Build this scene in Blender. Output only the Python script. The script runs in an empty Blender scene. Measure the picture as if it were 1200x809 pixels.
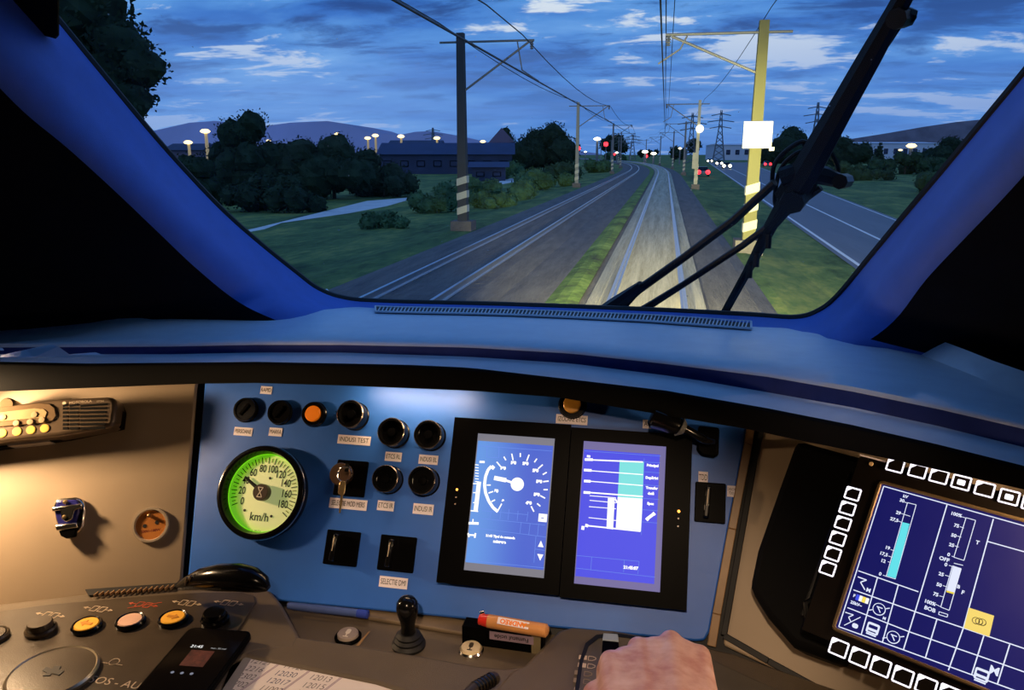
import bpy, math, random
from mathutils import Vector as V3, Matrix
random.seed(7)
S = bpy.context.scene
COL = S.collection
R = math.radians

# ------------------------------------------------------------------ camera
YAW, PIT, FPX = R(11), R(14), 900.0
CAM = V3((0.24, 0, 2.85))
FW = V3((-math.sin(YAW)*math.cos(PIT), math.cos(YAW)*math.cos(PIT), -math.sin(PIT)))
RT = V3((math.cos(YAW), math.sin(YAW), 0))
UP = RT.cross(FW)
cd = bpy.data.cameras.new('camera'); cam = bpy.data.objects.new('camera', cd); COL.objects.link(cam)
cd.sensor_width = 36; cd.lens = FPX/1200*36; cd.clip_start = 0.02; cd.clip_end = 9000
cam.matrix_world = Matrix.Translation(CAM) @ Matrix((RT, UP, -FW)).transposed().to_4x4()
S.camera = cam
# ------------------------------------------------------------------ view + sky
S.view_settings.view_transform = 'Standard'; S.view_settings.look = 'None'
S.view_settings.exposure = 0.0; S.view_settings.gamma = 1.0; S.view_settings.use_curve_mapping = False

def srgb(r, g, b):
    f = lambda c: ((c/255)/12.92 if c/255 <= .04045 else ((c/255+.055)/1.055)**2.4)
    return (f(r), f(g), f(b), 1)

class NT:
    """small node-tree writer"""
    def __init__(s, nt): s.nt = nt; s.n = nt.nodes; s.l = nt.links
    def new(s, t, **kw):
        n = s.n.new(t)
        for k, v in kw.items(): setattr(n, k, v)
        return n
    def lk(s, a, b): s.l.new(a, b)
    def val(s, sock, v):
        if hasattr(v, 'is_output'): s.lk(v, sock)
        else: sock.default_value = v
    def math(s, op, a, b=0.0, clamp=False):
        n = s.new('ShaderNodeMath', operation=op); n.use_clamp = clamp
        s.val(n.inputs[0], a); s.val(n.inputs[1], b); return n.outputs[0]
    def noise(s, vec, scale, detail=6, rough=.55, dist=0.0):
        n = s.new('ShaderNodeTexNoise'); s.lk(vec, n.inputs['Vector'])
        n.inputs['Scale'].default_value = scale; n.inputs['Detail'].default_value = detail
        n.inputs['Roughness'].default_value = rough; n.inputs['Distortion'].default_value = dist
        return n.outputs['Fac']
    def ramp(s, fac, stops):
        n = s.new('ShaderNodeValToRGB'); s.lk(fac, n.inputs[0]); e = n.color_ramp.elements
        while len(e) < len(stops): e.new(0.5)
        for el, (p, c) in zip(e, stops):
            el.position = p; el.color = c if len(c) == 4 else (*c, 1)
        return n.outputs[0]
    def mix(s, fac, a, b, blend='MIX'):
        n = s.new('ShaderNodeMix', data_type='RGBA', blend_type=blend)
        s.val(n.inputs[0], fac); s.val(n.inputs[6], a); s.val(n.inputs[7], b); return n.outputs[2]
    def smooth(s, v, a, b):
        n = s.new('ShaderNodeMapRange', interpolation_type='SMOOTHSTEP')
        s.val(n.inputs[0], v); n.inputs[1].default_value = a; n.inputs[2].default_value = b
        return n.outputs[0]

W = bpy.data.worlds.new('dusk_sky'); S.world = W; W.use_nodes = True
t = NT(W.node_tree); t.n.clear()
tc = t.new('ShaderNodeTexCoord'); sp = t.new('ShaderNodeSeparateXYZ'); t.lk(tc.outputs['Generated'], sp.inputs[0])
zz = t.math('ADD', t.math('MAXIMUM', sp.outputs[2], 0.0), 0.13)
cb = t.new('ShaderNodeCombineXYZ')
t.lk(t.math('DIVIDE', sp.outputs[0], zz), cb.inputs[0]); t.lk(t.math('DIVIDE', sp.outputs[1], zz), cb.inputs[1])
mp = t.new('ShaderNodeMapping'); t.lk(cb.outputs[0], mp.inputs[0]); mp.inputs['Rotation'].default_value = (0, 0, R(8)); mp.inputs['Scale'].default_value = (.8, 1.25, 1)
mp.inputs['Location'].default_value = (3.1, 1.4, 0)
cv = mp.outputs[0]
n1 = t.noise(cv, 0.95, 9, .56, .2)
n2 = t.noise(cv, 2.6, 10, .62, .35)
base = t.ramp(n1, [(.34, srgb(30, 82, 168)), (.44, srgb(52, 112, 196)), (.53, srgb(84, 146, 218)), (.66, srgb(128, 182, 238))])
cmb = t.math('ADD', t.math('MULTIPLY', n1, .45), t.math('MULTIPLY', n2, .55))
n4 = t.noise(cv, .5, 2, .5)
gap = t.smooth(t.math('ADD', cmb, t.math('MULTIPLY', t.math('SUBTRACT', n4, .5), .35)), .545, .60)
dark = t.smooth(cmb, .50, .40)
c1 = t.mix(t.math('MULTIPLY', dark, .9), base, srgb(16, 52, 118))
c2 = t.mix(t.math('MULTIPLY', gap, .95), c1, srgb(228, 236, 240))
haze = t.smooth(sp.outputs[2], .22, .02)
n3 = t.noise(cv, .22, 4)
hz = t.ramp(n3, [(.35, srgb(74, 128, 206)), (.65, srgb(124, 166, 230))])
c3 = t.mix(t.math('MULTIPLY', haze, .8), c2, hz)
bg = t.new('ShaderNodeBackground'); t.lk(c3, bg.inputs[0]); bg.inputs[1].default_value = 1.0
wo = t.new('ShaderNodeOutputWorld'); t.lk(bg.outputs[0], wo.inputs[0])
W.cycles.sampling_method = 'MANUAL'; W.cycles.sample_map_resolution = 1024

# ------------------------------------------------------------------ lamps of the place
def lamp(kind, loc, energy, color, target=None, **kw):
    d = bpy.data.lights.new('lamp_light', kind); d.energy = energy; d.color = color
    for k, v in kw.items(): setattr(d, k, v)
    o = bpy.data.objects.new('lamp_light', d); COL.objects.link(o); o.location = loc
    if target is not None: o.rotation_euler = (V3(target)-V3(loc)).to_track_quat('-Z', 'Y').to_euler()
    return o
# the train's own headlights, low on the nose, plus one added beam
HL = (1.0, .86, .40)
lamp('SPOT', (-.9, 3.0, 1.5), 42000, HL, (.2, 24, .0), spot_size=R(36), spot_blend=1, shadow_soft_size=.1)
lamp('SPOT', (.9, 3.0, 1.5), 42000, HL, (1.4, 24, .0), spot_size=R(46), spot_blend=1, shadow_soft_size=.1)
lamp('SPOT', (0, 3.0, 1.8), 90000, HL, (-.1, 46, .2), spot_size=R(12), spot_blend=1, shadow_soft_size=.1)
lamp('SPOT', (1.0, 3.0, 1.4), 17000, HL, (3.2, 28, 3.6), spot_size=R(13), spot_blend=.8, shadow_soft_size=.1)  # added narrow beam that makes the white mast box glare
# warm task lamps under the dashboard hood
WARM = (1.0, .66, .36)

# ------------------------------------------------------------------ materials
MATS = {}
def mat(name, col, rough=.5, metal=0.0, var=.12, vscale=30, bump=0.0, bscale=200, emit=None, estr=1.0, spec=.5, coat=0.0, col2=None):
    if name in MATS: return MATS[name]
    m = bpy.data.materials.new(name); m.use_nodes = True; t = NT(m.node_tree)
    b = t.n['Principled BSDF']; tc = t.new('ShaderNodeTexCoord')
    c = tuple(col[:3])
    n = t.noise(tc.outputs['Object'], vscale, 4)
    lo = tuple(x*(1-var) for x in c)+(1,); hi = tuple(min(1, x*(1+var)) for x in (col2[:3] if col2 else c))+(1,)
    t.lk(t.ramp(n, [(.3, lo), (.7, hi)]), b.inputs['Base Color'])
    b.inputs['Roughness'].default_value = rough; b.inputs['Metallic'].default_value = metal
    b.inputs['Specular IOR Level'].default_value = spec; b.inputs['Coat Weight'].default_value = coat
    if bump:
        bn = t.new('ShaderNodeBump'); bn.inputs['Strength'].default_value = bump; bn.inputs['Distance'].default_value = .002
        t.lk(t.noise(tc.outputs['Object'], bscale, 3), bn.inputs['Height']); t.lk(bn.outputs[0], b.inputs['Normal'])
    if emit:
        b.inputs['Emission Color'].default_value = (*emit[:3], 1); b.inputs['Emission Strength'].default_value = estr
    MATS[name] = m; return m
def glow(name, col, s=1.0):
    return mat(name, (.01, .01, .01), .6, emit=col, estr=s)

M_dash = mat('dash_vinyl', srgb(228, 238, 252), .3, spec=1.0, bump=.25, bscale=900, var=.05)
M_pillar = mat('pillar_lining', srgb(84, 122, 220), .55, bump=.25, bscale=900, var=.05)
M_black = mat('black_plastic', (.0015, .0015, .0018), .4, bump=.05, bscale=600, spec=.03)
M_lip = mat('lip_underside', (.002, .002, .002), .7, spec=.1)
M_gloss = mat('gloss_black', (.004, .004, .0045), .18, spec=.35)
M_rubber = mat('rubber', (.004, .004, .005), .6)
M_shell = mat('cab_lining', (.006, .007, .012), .85, spec=.1)
M_blue = mat('blue_panel_paint', srgb(44, 106, 210), .38, bump=.15, bscale=1500, var=.08, vscale=9)
M_beige = mat('beige_panel_paint', srgb(158, 140, 118), .45, bump=.12, bscale=1500, var=.06, vscale=6)
M_desk = mat('desk_laminate', srgb(96, 84, 68), .42, bump=.3, bscale=1200, var=.12, vscale=12)
M_plate = mat('desk_plate', srgb(70, 60, 48), .3, bump=.15, bscale=700, var=.3, vscale=14)
M_sticker = mat('sticker_paper', srgb(250, 240, 250), .6, var=.03)
M_ink = mat('black_ink', (.02, .018, .02), .6)
M_chrome = mat('chrome', (.75, .73, .7), .18, 1.0)
M_brass = mat('brass', (.8, .58, .3), .3, 1.0)
M_orange = mat('orange_lens', srgb(225, 120, 20), .4, emit=srgb(225, 110, 10), estr=.28)
M_amber = mat('amber_lens', srgb(240, 170, 60), .4, var=.03)
M_white = mat('white_plastic', srgb(235, 225, 210), .4, var=.03)
M_print = mat('white_print', srgb(205, 185, 160), .5, var=.02)

# ------------------------------------------------------------------ object helpers
def props(o, label=None, cat=None, group=None, kind=None):
    if label: o['label'] = label
    if cat: o['category'] = cat
    if group: o['group'] = group
    if kind: o['kind'] = kind
    return o
def thing(name, label, cat, M=None, group=None):
    o = bpy.data.objects.new(name, None); COL.objects.link(o); o.empty_display_size = .02
    if M is not None: o.matrix_world = M if isinstance(M, Matrix) else Matrix.Translation(M)
    return props(o, label, cat, group)
class MB:
    def __init__(s): s.v = []; s.f = []
    def add(s, vs, fs):
        k = len(s.v); s.v += [V3(p) for p in vs]; s.f += [tuple(i+k for i in f) for f in fs]; return s
    def box(s, c, d, M=None):
        x, y, z = (a/2 for a in d); c = V3(c)
        vs = [V3((sx*x, sy*y, sz*z)) for sz in (-1, 1) for sy in (-1, 1) for sx in (-1, 1)]
        vs = [c+(M @ p if M else p) for p in vs]
        return s.add(vs, [(0, 2, 3, 1), (4, 5, 7, 6), (0, 1, 5, 4), (2, 6, 7, 3), (0, 4, 6, 2), (1, 3, 7, 5)])
    def prism(s, poly, z0, z1, top=None):
        """poly list of (x,y); top optional inset poly"""
        n = len(poly); tp = top or poly
        a = sum(poly[i][0]*poly[(i+1) % n][1]-poly[(i+1) % n][0]*poly[i][1] for i in range(n))
        if a < 0: poly = poly[::-1]; tp = tp[::-1]
        vs = [(p[0], p[1], z0) for p in poly]+[(p[0], p[1], z1) for p in tp]
        return s.add(vs, [tuple(range(n))[::-1], tuple(range(n, 2*n))]+[(i, (i+1) % n, n+(i+1) % n, n+i) for i in range(n)])
    def flat(s, poly, z):
        n = len(poly); a = sum(poly[i][0]*poly[(i+1) % n][1]-poly[(i+1) % n][0]*poly[i][1] for i in range(n))
        if a < 0: poly = poly[::-1]
        return s.add([(p[0], p[1], z) for p in poly], [tuple(range(n))])
    def lathe(s, prof, n=32, c=(0, 0, 0), M=None, cap=True):
        c = V3(c); vs = []; fs = []
        for r, z in prof:
            for i in range(n):
                a = 2*math.pi*i/n; p = V3((r*math.cos(a), r*math.sin(a), z)); vs.append(c+(M @ p if M else p))
        for j in range(len(prof)-1):
            for i in range(n):
                k = (i+1) % n; fs.append((j*n+i, j*n+k, (j+1)*n+k, (j+1)*n+i))
        if cap: fs += [tuple(range(n))[::-1], tuple((len(prof)-1)*n+i for i in range(n))]
        return s.add(vs, fs)
    def tube(s, pts, r, n=8, cap=True):
        pts = [V3(p) for p in pts]; m = len(pts); rr = r if isinstance(r, (list, tuple)) else [r]*m
        vs = []; fs = []; ref = None
        for i, p in enumerate(pts):
            d = (pts[min(i+1, m-1)]-pts[max(i-1, 0)]).normalized()
            if ref is None: ref = d.orthogonal().normalized()
            ref = (ref-d*ref.dot(d)).normalized(); b = d.cross(ref)
            for k in range(n):
                a = 2*math.pi*k/n; vs.append(p+(ref*math.cos(a)+b*math.sin(a))*rr[i])
        for i in range(m-1):
            for k in range(n):
                q = (k+1) % n; fs.append((i*n+k, i*n+q, (i+1)*n+q, (i+1)*n+k))
        if cap: fs += [tuple(range(n))[::-1], tuple((m-1)*n+k for k in range(n))]
        return s.add(vs, fs)
    def bar(s, a, b, w, z0, z1):
        """2-D thick line as a thin prism"""
        a = V3((a[0], a[1], 0)); b = V3((b[0], b[1], 0)); d = (b-a).normalized(); q = V3((-d.y, d.x, 0))*w/2
        return s.prism([tuple((a+q)[:2]), tuple((a-q)[:2]), tuple((b-q)[:2]), tuple((b+q)[:2])], z0, z1)
    def build(s, name, m, parent=None, smooth=False, bevel=0.0, seg=2, **kw):
        me = bpy.data.meshes.new(name); me.from_pydata([tuple(p) for p in s.v], [], s.f); me.update()
        o = bpy.data.objects.new(name, me); COL.objects.link(o)
        if m: me.materials.append(m)
        if parent: o.parent = parent
        if bevel:
            b = o.modifiers.new('bevel', 'BEVEL'); b.width = bevel; b.segments = seg; b.limit_method = 'ANGLE'; b.angle_limit = R(40)
        if smooth or bevel:
            for p in me.polygons: p.use_smooth = True
            me.set_sharp_from_angle(angle=R(38))
        props(o, kw.get('label'), kw.get('cat'), kw.get('group'), kw.get('kind'))
        return o
_tc = {}
def text(s, size, m, parent, name='lettering', loc=(0, 0, 0), rot=0.0, ax='CENTER', bold=0.0, shear=0.0, wide=1.0):
    key = (s, size, ax, bold, shear)
    if key not in _tc:
        cu = bpy.data.curves.new('t', 'FONT'); cu.body = s; cu.size = size; cu.align_x = ax; cu.align_y = 'CENTER'
        cu.offset = bold; cu.shear = shear; cu.resolution_u = 3; cu.extrude = 0.00001
        ob = bpy.data.objects.new('t', cu); COL.objects.link(ob); bpy.context.view_layer.update()
        me = bpy.data.meshes.new_from_object(ob.evaluated_get(bpy.context.evaluated_depsgraph_get()))
        bpy.data.objects.remove(ob); _tc[key] = me
    me = _tc[key].copy(); me.materials.clear(); me.materials.append(m); me.name = name
    o = bpy.data.objects.new(name, me); COL.objects.link(o); o.parent = parent
    o.location = loc; o.rotation_euler = (0, 0, rot); o.scale = (wide, 1, 1); return o
def copy_tree(o, parent=None, M=None):
    c = o.copy(); COL.objects.link(c)
    if parent: c.parent = parent
    if M is not None: c.matrix_world = M
    for ch in list(o.children): copy_tree(ch, c)
    return c
def rrect(w, h, r, n=4, cx=0, cy=0):
    out = []
    for (sx, sy, a0) in ((1, 1, 0), (-1, 1, 90), (-1, -1, 180), (1, -1, 270)):
        for k in range(n+1):
            a = R(a0+90*k/n); out.append((cx+sx*(w/2-r)+r*math.cos(a), cy+sy*(h/2-r)+r*math.sin(a)))
    return out
# ------------------------------------------------------------------ survey: a bearing read off the photo is met with a real plane
def ray(x, y): return FW+RT*((x-600)/FPX)+UP*((404.5-y)/FPX)
def G(x, y, z=0.0):
    d = ray(x, y); return CAM+d*((z-CAM.z)/d.z)
def GY(x, y, Y):
    d = ray(x, y); return CAM+d*((Y-CAM.y)/d.y)
def GD(x, y, dist): return CAM+ray(x, y)*dist
class Frame:
    """a real panel plane: x right, y up the panel, z out of it"""
    def __init__(s, P, a, l):
        a, l = R(a), R(l); s.P = V3(P)
        s.U = V3((math.cos(a), math.sin(a), 0)); H = V3((-math.sin(a), math.cos(a), 0))
        s.V = H*math.sin(l)+V3((0, 0, math.cos(l))); s.N = s.U.cross(s.V)
    def hit(s, x, y, h=0.0):
        d = ray(x, y); P = s.P+s.N*h; return CAM+d*((P-CAM).dot(s.N)/d.dot(s.N))
    def M(s, x, y, h=0.0):
        m = Matrix((s.U, s.V, s.N)).transposed().to_4x4(); m.translation = s.hit(x, y, h); return m
    def M3(s, p):
        m = Matrix((s.U, s.V, s.N)).transposed().to_4x4(); m.translation = p; return m
    def loc(s, x, y, M, h=0.0):
        q = s.hit(x, y, h)-M.translation; return (q.dot(s.U), q.dot(s.V))
MP = Frame(CAM+FW*1.15, 0, 29)
LP = Frame(MP.hit(227, 570), 22, 29)
RP = Frame(MP.hit(855, 620), -20, 32)
RD = Frame(RP.hit(990, 600)+RP.N*.09, -32, 37)
class Flat(Frame):
    def __init__(s, z, rot=0.0):
        s.P = V3((0, 0, z)); a = R(rot); s.U = V3((math.cos(a), math.sin(a), 0)); s.V = V3((-math.sin(a), math.cos(a), 0)); s.N = V3((0, 0, 1))
ZD = 2.215
DK = Flat(ZD); DU = Flat(ZD+.022); DP = Flat(ZD+.024)

# =================================================================== THE LAND OUTSIDE
def cx(y): return -(max(0, y-118)**2)/(2*1350.0)      # the line bends left in the distance
def heading(y): return -max(0, y-118)/1350.0
def ground_mat(name, stops, scale, bump=.5, rough=.95, streak=None):
    m = bpy.data.materials.new(name); m.use_nodes = True; t = NT(m.node_tree); b = t.n['Principled BSDF']
    tc = t.new('ShaderNodeTexCoord'); mp = t.new('ShaderNodeMapping'); t.lk(tc.outputs['Object'], mp.inputs[0])
    mp.inputs['Scale'].default_value = streak or (1, 1, 1)
    n = t.noise(mp.outputs[0], scale, 7, .65); n2 = t.noise(mp.outputs[0], scale*7, 5, .7)
    c = t.ramp(t.math('ADD', t.math('MULTIPLY', n, .6), t.math('MULTIPLY', n2, .4)), stops)
    t.lk(c, b.inputs['Base Color']); b.inputs['Roughness'].default_value = rough; b.inputs['Specular IOR Level'].default_value = .2
    bn = t.new('ShaderNodeBump'); bn.inputs['Strength'].default_value = bump; bn.inputs['Distance'].default_value = .05
    t.lk(n2, bn.inputs['Height']); t.lk(bn.outputs[0], b.inputs['Normal']); return m
M_grass = ground_mat('grass_field', [(.36, (.02, .05, .02)), (.5, (.09, .16, .05)), (.7, (.34, .34, .09))], .35, streak=(1, .35, 1))
M_ballast = ground_mat('ballast_stone', [(.3, (.07, .07, .08)), (.6, (.17, .16, .16)), (.8, (.28, .26, .24))], 3, streak=(1, .12, 1))
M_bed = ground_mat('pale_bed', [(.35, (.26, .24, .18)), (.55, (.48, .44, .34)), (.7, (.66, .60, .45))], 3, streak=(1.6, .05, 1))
M_asph = ground_mat('asphalt', [(.3, (.10, .11, .14)), (.7, (.17, .18, .22))], 1.2, .2, .55, streak=(1, .08, 1))
M_path = ground_mat('pale_gravel', [(.3, (.42, .46, .5)), (.7, (.72, .76, .8))], .5, .2, .8)
def strip(name, xs_z, ys, m, curve=True, parent=None, base=None, **kw):
    """lengthwise ribbon: xs_z list of (offset x, z)"""
    mb = MB(); n = len(xs_z)
    for y in ys:
        for x, z in xs_z:
            h = heading(y) if curve else 0
            mb.v.append(V3(((cx(y) if curve else 0)+x*math.cos(h) if not callable(x) else x(y), y-(0 if callable(x) else -x*math.sin(h)), z)))
    for j in range(len(ys)-1):
        for i in range(n-1): mb.f.append((j*n+i, j*n+i+1, (j+1)*n+i+1, (j+1)*n+i))
    return mb.build(name, m, parent, **kw)
YS = [2, 6, 10, 14, 18, 24, 30, 40, 50, 65, 80, 95, 110, 125, 140, 155, 170, 190, 210, 235, 260, 290, 320, 360, 400, 450, 500, 560]
# terrain: one mesh, rolling slightly, lower beyond the banks
mb = MB(); xs = [-900, -300, -120, -60, -32, -22, -15, -10.5, -8.9, 3.0, 4.4, 6, 14, 20, 40, 90, 300, 900]
ty = [-20, 5, 20, 40, 70, 110, 160, 230, 320, 450, 700, 1200, 2500]
for y in ty:
    for x in xs:
        z = -.42 if -9.2 < x < 3.3 else (-.62 if x > 0 else -.62-.03*min(14, abs(x)-9))
        mb.v.append(V3((x+cx(min(y, 450)), y, z)))
n = len(xs)
for j in range(len(ty)-1):
    for i in range(n-1): mb.f.append((j*n+i, j*n+i+1, (j+1)*n+i+1, (j+1)*n+i))
mb.build('ground', M_grass, kind='structure')
strip('grass_verge', [(-2.35, -.36), (-1.95, -.22), (-1.7, -.2), (-1.45, -.26)], YS, ground_mat('verge_grass', [(.38, (.05, .06, .04)), (.5, (.12, .2, .05)), (.62, (.26, .36, .10))], .5), kind='structure')
# gravel between the roads
strip('gravel_bed', [(-8.2, -.5), (-7.2, -.3), (-3.1, -.3), (-2.0, -.31), (2.3, -.31), (3.0, -.5)], YS, M_ballast, kind='structure')
def rail_mb(x):
    mb = MB(); prof = [(-.07, -.17), (-.07, -.155), (-.015, -.14), (-.015, -.04), (-.036, -.03), (-.036, 0), (.036, 0), (.036, -.03), (.015, -.04), (.015, -.14), (.07, -.155), (.07, -.17)]
    n = len(prof)
    for y in YS:
        h = heading(y)
        for px, pz in prof: mb.v.append(V3((cx(y)+(x+px)*math.cos(h), y+(x+px)*math.sin(h), pz)))
    for j in range(len(YS)-1):
        for i in range(n-1): mb.f.append((j*n+i, (j+1)*n+i, (j+1)*n+i+1, j*n+i+1))
    return mb
M_rail = mat('rail_steel', (.55, .57, .62), .28, .9, vscale=3, var=.05)
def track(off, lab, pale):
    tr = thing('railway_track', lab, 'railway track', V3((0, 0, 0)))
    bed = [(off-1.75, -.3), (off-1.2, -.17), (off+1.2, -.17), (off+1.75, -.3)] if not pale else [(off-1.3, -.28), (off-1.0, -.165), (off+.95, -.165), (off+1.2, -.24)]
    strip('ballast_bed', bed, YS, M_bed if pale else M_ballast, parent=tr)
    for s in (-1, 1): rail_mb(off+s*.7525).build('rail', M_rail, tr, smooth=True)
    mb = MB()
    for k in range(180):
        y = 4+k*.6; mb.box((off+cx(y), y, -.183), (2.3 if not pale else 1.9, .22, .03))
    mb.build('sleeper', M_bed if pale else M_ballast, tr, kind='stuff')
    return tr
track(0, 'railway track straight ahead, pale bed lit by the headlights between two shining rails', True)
track(-5.0, 'dark neighbouring railway track left of the lit one with thin shining rails', False)
# road on the right
RL = lambda y: 5.25+.036*y; RC = lambda y: 7.1+.0405*y; RR = lambda y: 9.6+.07*y
def rx(f, d=0.0): return lambda y: f(y)+d
RYS = [8, 20, 35, 55, 80, 110, 150, 200, 260, 330]
road = strip('road', [(rx(RL), -.6), (rx(RR), -.6)], RYS, M_asph, curve=False, kind='structure')
M_paint = mat('road_paint', (.75, .77, .8), .6, var=.1)
def ribbon(f, w, z, name='road_line'):
    strip(name, [(rx(f, -w), z), (rx(f, w), z)], RYS, M_paint, curve=False, parent=road)
ribbon(rx(RL, .25), .07, -.592); ribbon(rx(RC, .6), .07, -.592); ribbon(rx(RR, -.3), .05, -.592)
# pale road crossing the field on the left
for poly, z in (([(150, 300), (300, 268), (430, 236), (492, 231), (440, 246), (330, 262), (200, 310)], -.98), ([(480, 240), (600, 209), (640, 206), (540, 226)], -.97)):
    mb = MB(); mb.flat([tuple(G(a, b, z)[:2]) for a, b in poly], z+.03); mb.build('path', M_path, kind='structure')

# ---- hills
def hill(pts, dist, m, name='hill'):
    mb = MB(); n = len(pts)
    for x, y in pts:
        p = GD(x, y, dist); q = GD(x, 190, dist)
        mb.v += [V3((q.x, q.y, -20)), V3(p)+V3((0, 60, 0)), p*1.0+V3((0, 500, -10))]
    for i in range(n-1):
        for k in range(2): mb.f.append((3*i+k, 3*(i+1)+k, 3*(i+1)+k+1, 3*i+k+1))
    return mb.build(name, m, smooth=True, kind='structure')
M_hill = mat('far_hill', (.36, .34, .50), .95, var=.1, vscale=.004, spec=0)  # distance haze is put into the lavender base colour
M_hill2 = mat('wooded_hill', (.16, .14, .17), .95, var=.3, vscale=.02, spec=0)
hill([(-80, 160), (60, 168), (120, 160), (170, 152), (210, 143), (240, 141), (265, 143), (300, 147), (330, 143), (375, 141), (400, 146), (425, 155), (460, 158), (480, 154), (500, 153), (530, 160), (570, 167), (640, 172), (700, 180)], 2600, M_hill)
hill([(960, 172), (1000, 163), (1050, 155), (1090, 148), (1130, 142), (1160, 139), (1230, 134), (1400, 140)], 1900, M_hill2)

# ---- trees and bushes
def leaf_crown(blobs, n, size, seed):
    """leaf cards over and inside a set of ellipsoid clumps"""
    rnd = random.Random(seed); mb = MB(); tot = sum(b[3]*b[3] for b in blobs)
    for (x, y, z, r, sq) in blobs:
        # inner mass so no daylight falls through
        vs = []; fs = []; N = 12; K = 7
        for j in range(K+1):
            for i in range(N):
                a = 2*math.pi*i/N; b = math.pi*j/K; q = r*.78*(1+.16*rnd.uniform(-1, 1))
                vs.append((x+q*math.cos(a)*math.sin(b), y+q*math.sin(a)*math.sin(b), z+q*sq*math.cos(b)))
        for j in range(K):
            for i in range(N): fs.append((j*N+i, (j+1)*N+i, (j+1)*N+(i+1) % N, j*N+(i+1) % N))
        mb.add(vs, fs)
        for _ in range(int(n*r*r/tot)):
            a = rnd.uniform(0, 6.283); c = rnd.uniform(-1, 1); s = math.sqrt(1-c*c); q = r*rnd.uniform(.72, 1.08)
            p = V3((x+q*s*math.cos(a), y+q*s*math.sin(a), z+q*sq*c)); u = V3((rnd.gauss(0, 1), rnd.gauss(0, 1), rnd.gauss(0, 1))).normalized(); w = u.orthogonal().normalized(); k = size*rnd.uniform(.6, 1.3)
            mb.add([p-u*k, p+w*k*.5, p+u*k, p-w*k*.5], [(0, 1, 2, 3)])
    return mb
def leafmat(name, c, var=.5):
    return mat(name, c, .8, var=var, vscale=1.2, spec=.1)
M_leafd = leafmat('dark_leaves', (.018, .035, .02)); M_leafg = leafmat('bush_leaves', (.05, .11, .05)); M_leafm = leafmat('tree_leaves', (.03, .06, .03))
M_bark = mat('bark', (.05, .04, .03), .9)
def tree(px, top, base, wid, zg, lab, m=None, n=1400, group=None, dist=None, kind='tree', seed=None, shape='round', name=None):
    """wid, top, base in photo pixels at the surveyed ground spot"""
    P = G(px, base, zg) if dist is None else GD(px, base, dist)
    d = (P-CAM).dot(FW); k = d/FPX; h = (base-top)*k*1.03; w = wid*k/2
    sd = seed if seed is not None else int(px*7+top); rnd = random.Random(sd)
    T = thing(name or ('tree' if kind == 'tree' else 'bush'), lab, kind, P, group)
    if shape == 'cone':
        bl = [(0, 0, h*(.12+.13*i), w*(1-.14*i), .8) for i in range(6)]
    elif shape == 'mass':
        bl = [(rnd.uniform(-.75, .75)*w, rnd.uniform(-.4, .4)*w, h*rnd.uniform(.15, .45), min(w*.5, h*.38)*rnd.uniform(.85, 1.15), 1) for _ in range(9)]+[(rnd.uniform(-.35, .35)*w, 0, h*rnd.uniform(.6, .75), min(w*.42, h*.3), 1) for _ in range(4)]
    elif kind == 'bush':
        bl = [(rnd.uniform(-.6, .6)*w, rnd.uniform(-.4, .4)*w, h*rnd.uniform(.25, .5), min(w*.6, h*.5)*rnd.uniform(.8, 1.1), .9) for _ in range(6)]
    else:
        r = min(w*.62, h*.36)
        bl = [(0, 0, h*.62, r, 1)]+[(rnd.uniform(-1, 1)*(w-r*.6), rnd.uniform(-.6, .6)*w, h*rnd.uniform(.35, .8), r*rnd.uniform(.55, .85), .9) for _ in range(7)]
    mx = max(b[2]+b[3]*b[4] for b in bl); bl = [(b[0], b[1], b[2]*h/mx, b[3], b[4]) for b in bl]
    leaf_crown(bl, n, max(.12, 1.6*k), sd).build('crown', m or M_leafd, T)
    if kind == 'tree': MB().tube([(0, 0, -.3), (0, 0, h*.3), (0.02*h, 0, h*.6)], [max(.1, .035*h), .025*h, .012*h]).build('trunk', M_bark, T)
    return T
# near dark tree flashing past at upper left
P0 = GD(118, 150, 17)
T = thing('tree', 'big dark tree passing close by at the upper left of the windscreen', 'tree', V3((P0.x, P0.y, -1)))
h0 = P0.z+1
blob = [(GD(a, b, 17)-V3((P0.x, P0.y, -1))) for a, b in ((100, 10), (70, 60), (140, 55), (120, 95), (165, 78), (60, 110), (150, 118), (90, -40), (30, 30), (40, -60), (130, 130), (110, 150), (60, 160), (20, 90))]
leaf_crown([(b.x, b.y, b.z, r, .9) for b, r in zip(blob, (1.0, .8, .75, .8, .6, .9, .6, 1.1, 1.1, 1.2, .55, .7, .9, 1.0))], 6000, .07, 5).build('crown', M_leafd, T)
MB().tube([(0, 0, 0), (0, 0, h0*.6), (.2, 0, h0+.5)], [.3, .2, .1]).build('trunk', M_bark, T)
# left band of trees
LT = [(287, 133, 232, 84, 'dark domed tree at the left, tallest of the left tree row', 1800),
      (232, 182, 238, 70, 'low bushy tree between the two leftmost tall lamps', 700),
      (345, 165, 232, 90, 'dark tree just right of the tall domed one at the left', 1200),
      (392, 158, 232, 80, 'dark tree left of the string of lamps, wide flat top', 1200),
      (432, 176, 228, 76, 'dark rounded tree in front of the lamp string', 1200),
      (325, 205, 246, 130, 'low dark thicket at the foot of the left tree row', 1200),
      (450, 195, 230, 90, 'low dark thicket under the yellow-lit bush', 900)]
for a, b, c, w, lab, n in LT: tree(a, b, c, w*1.15, -.95, lab, n=n*2, shape='mass')
tree(638, 146, 200, 78, -.8, 'large round dark tree left of the first slim mast', n=4600, shape='mass')
tree(593, 151, 192, 44, -.8, 'dark tree in front of the gabled house', n=900, shape='cone')
M_ylw = leafmat('lit_leaves', (.45, .42, .05))
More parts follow.
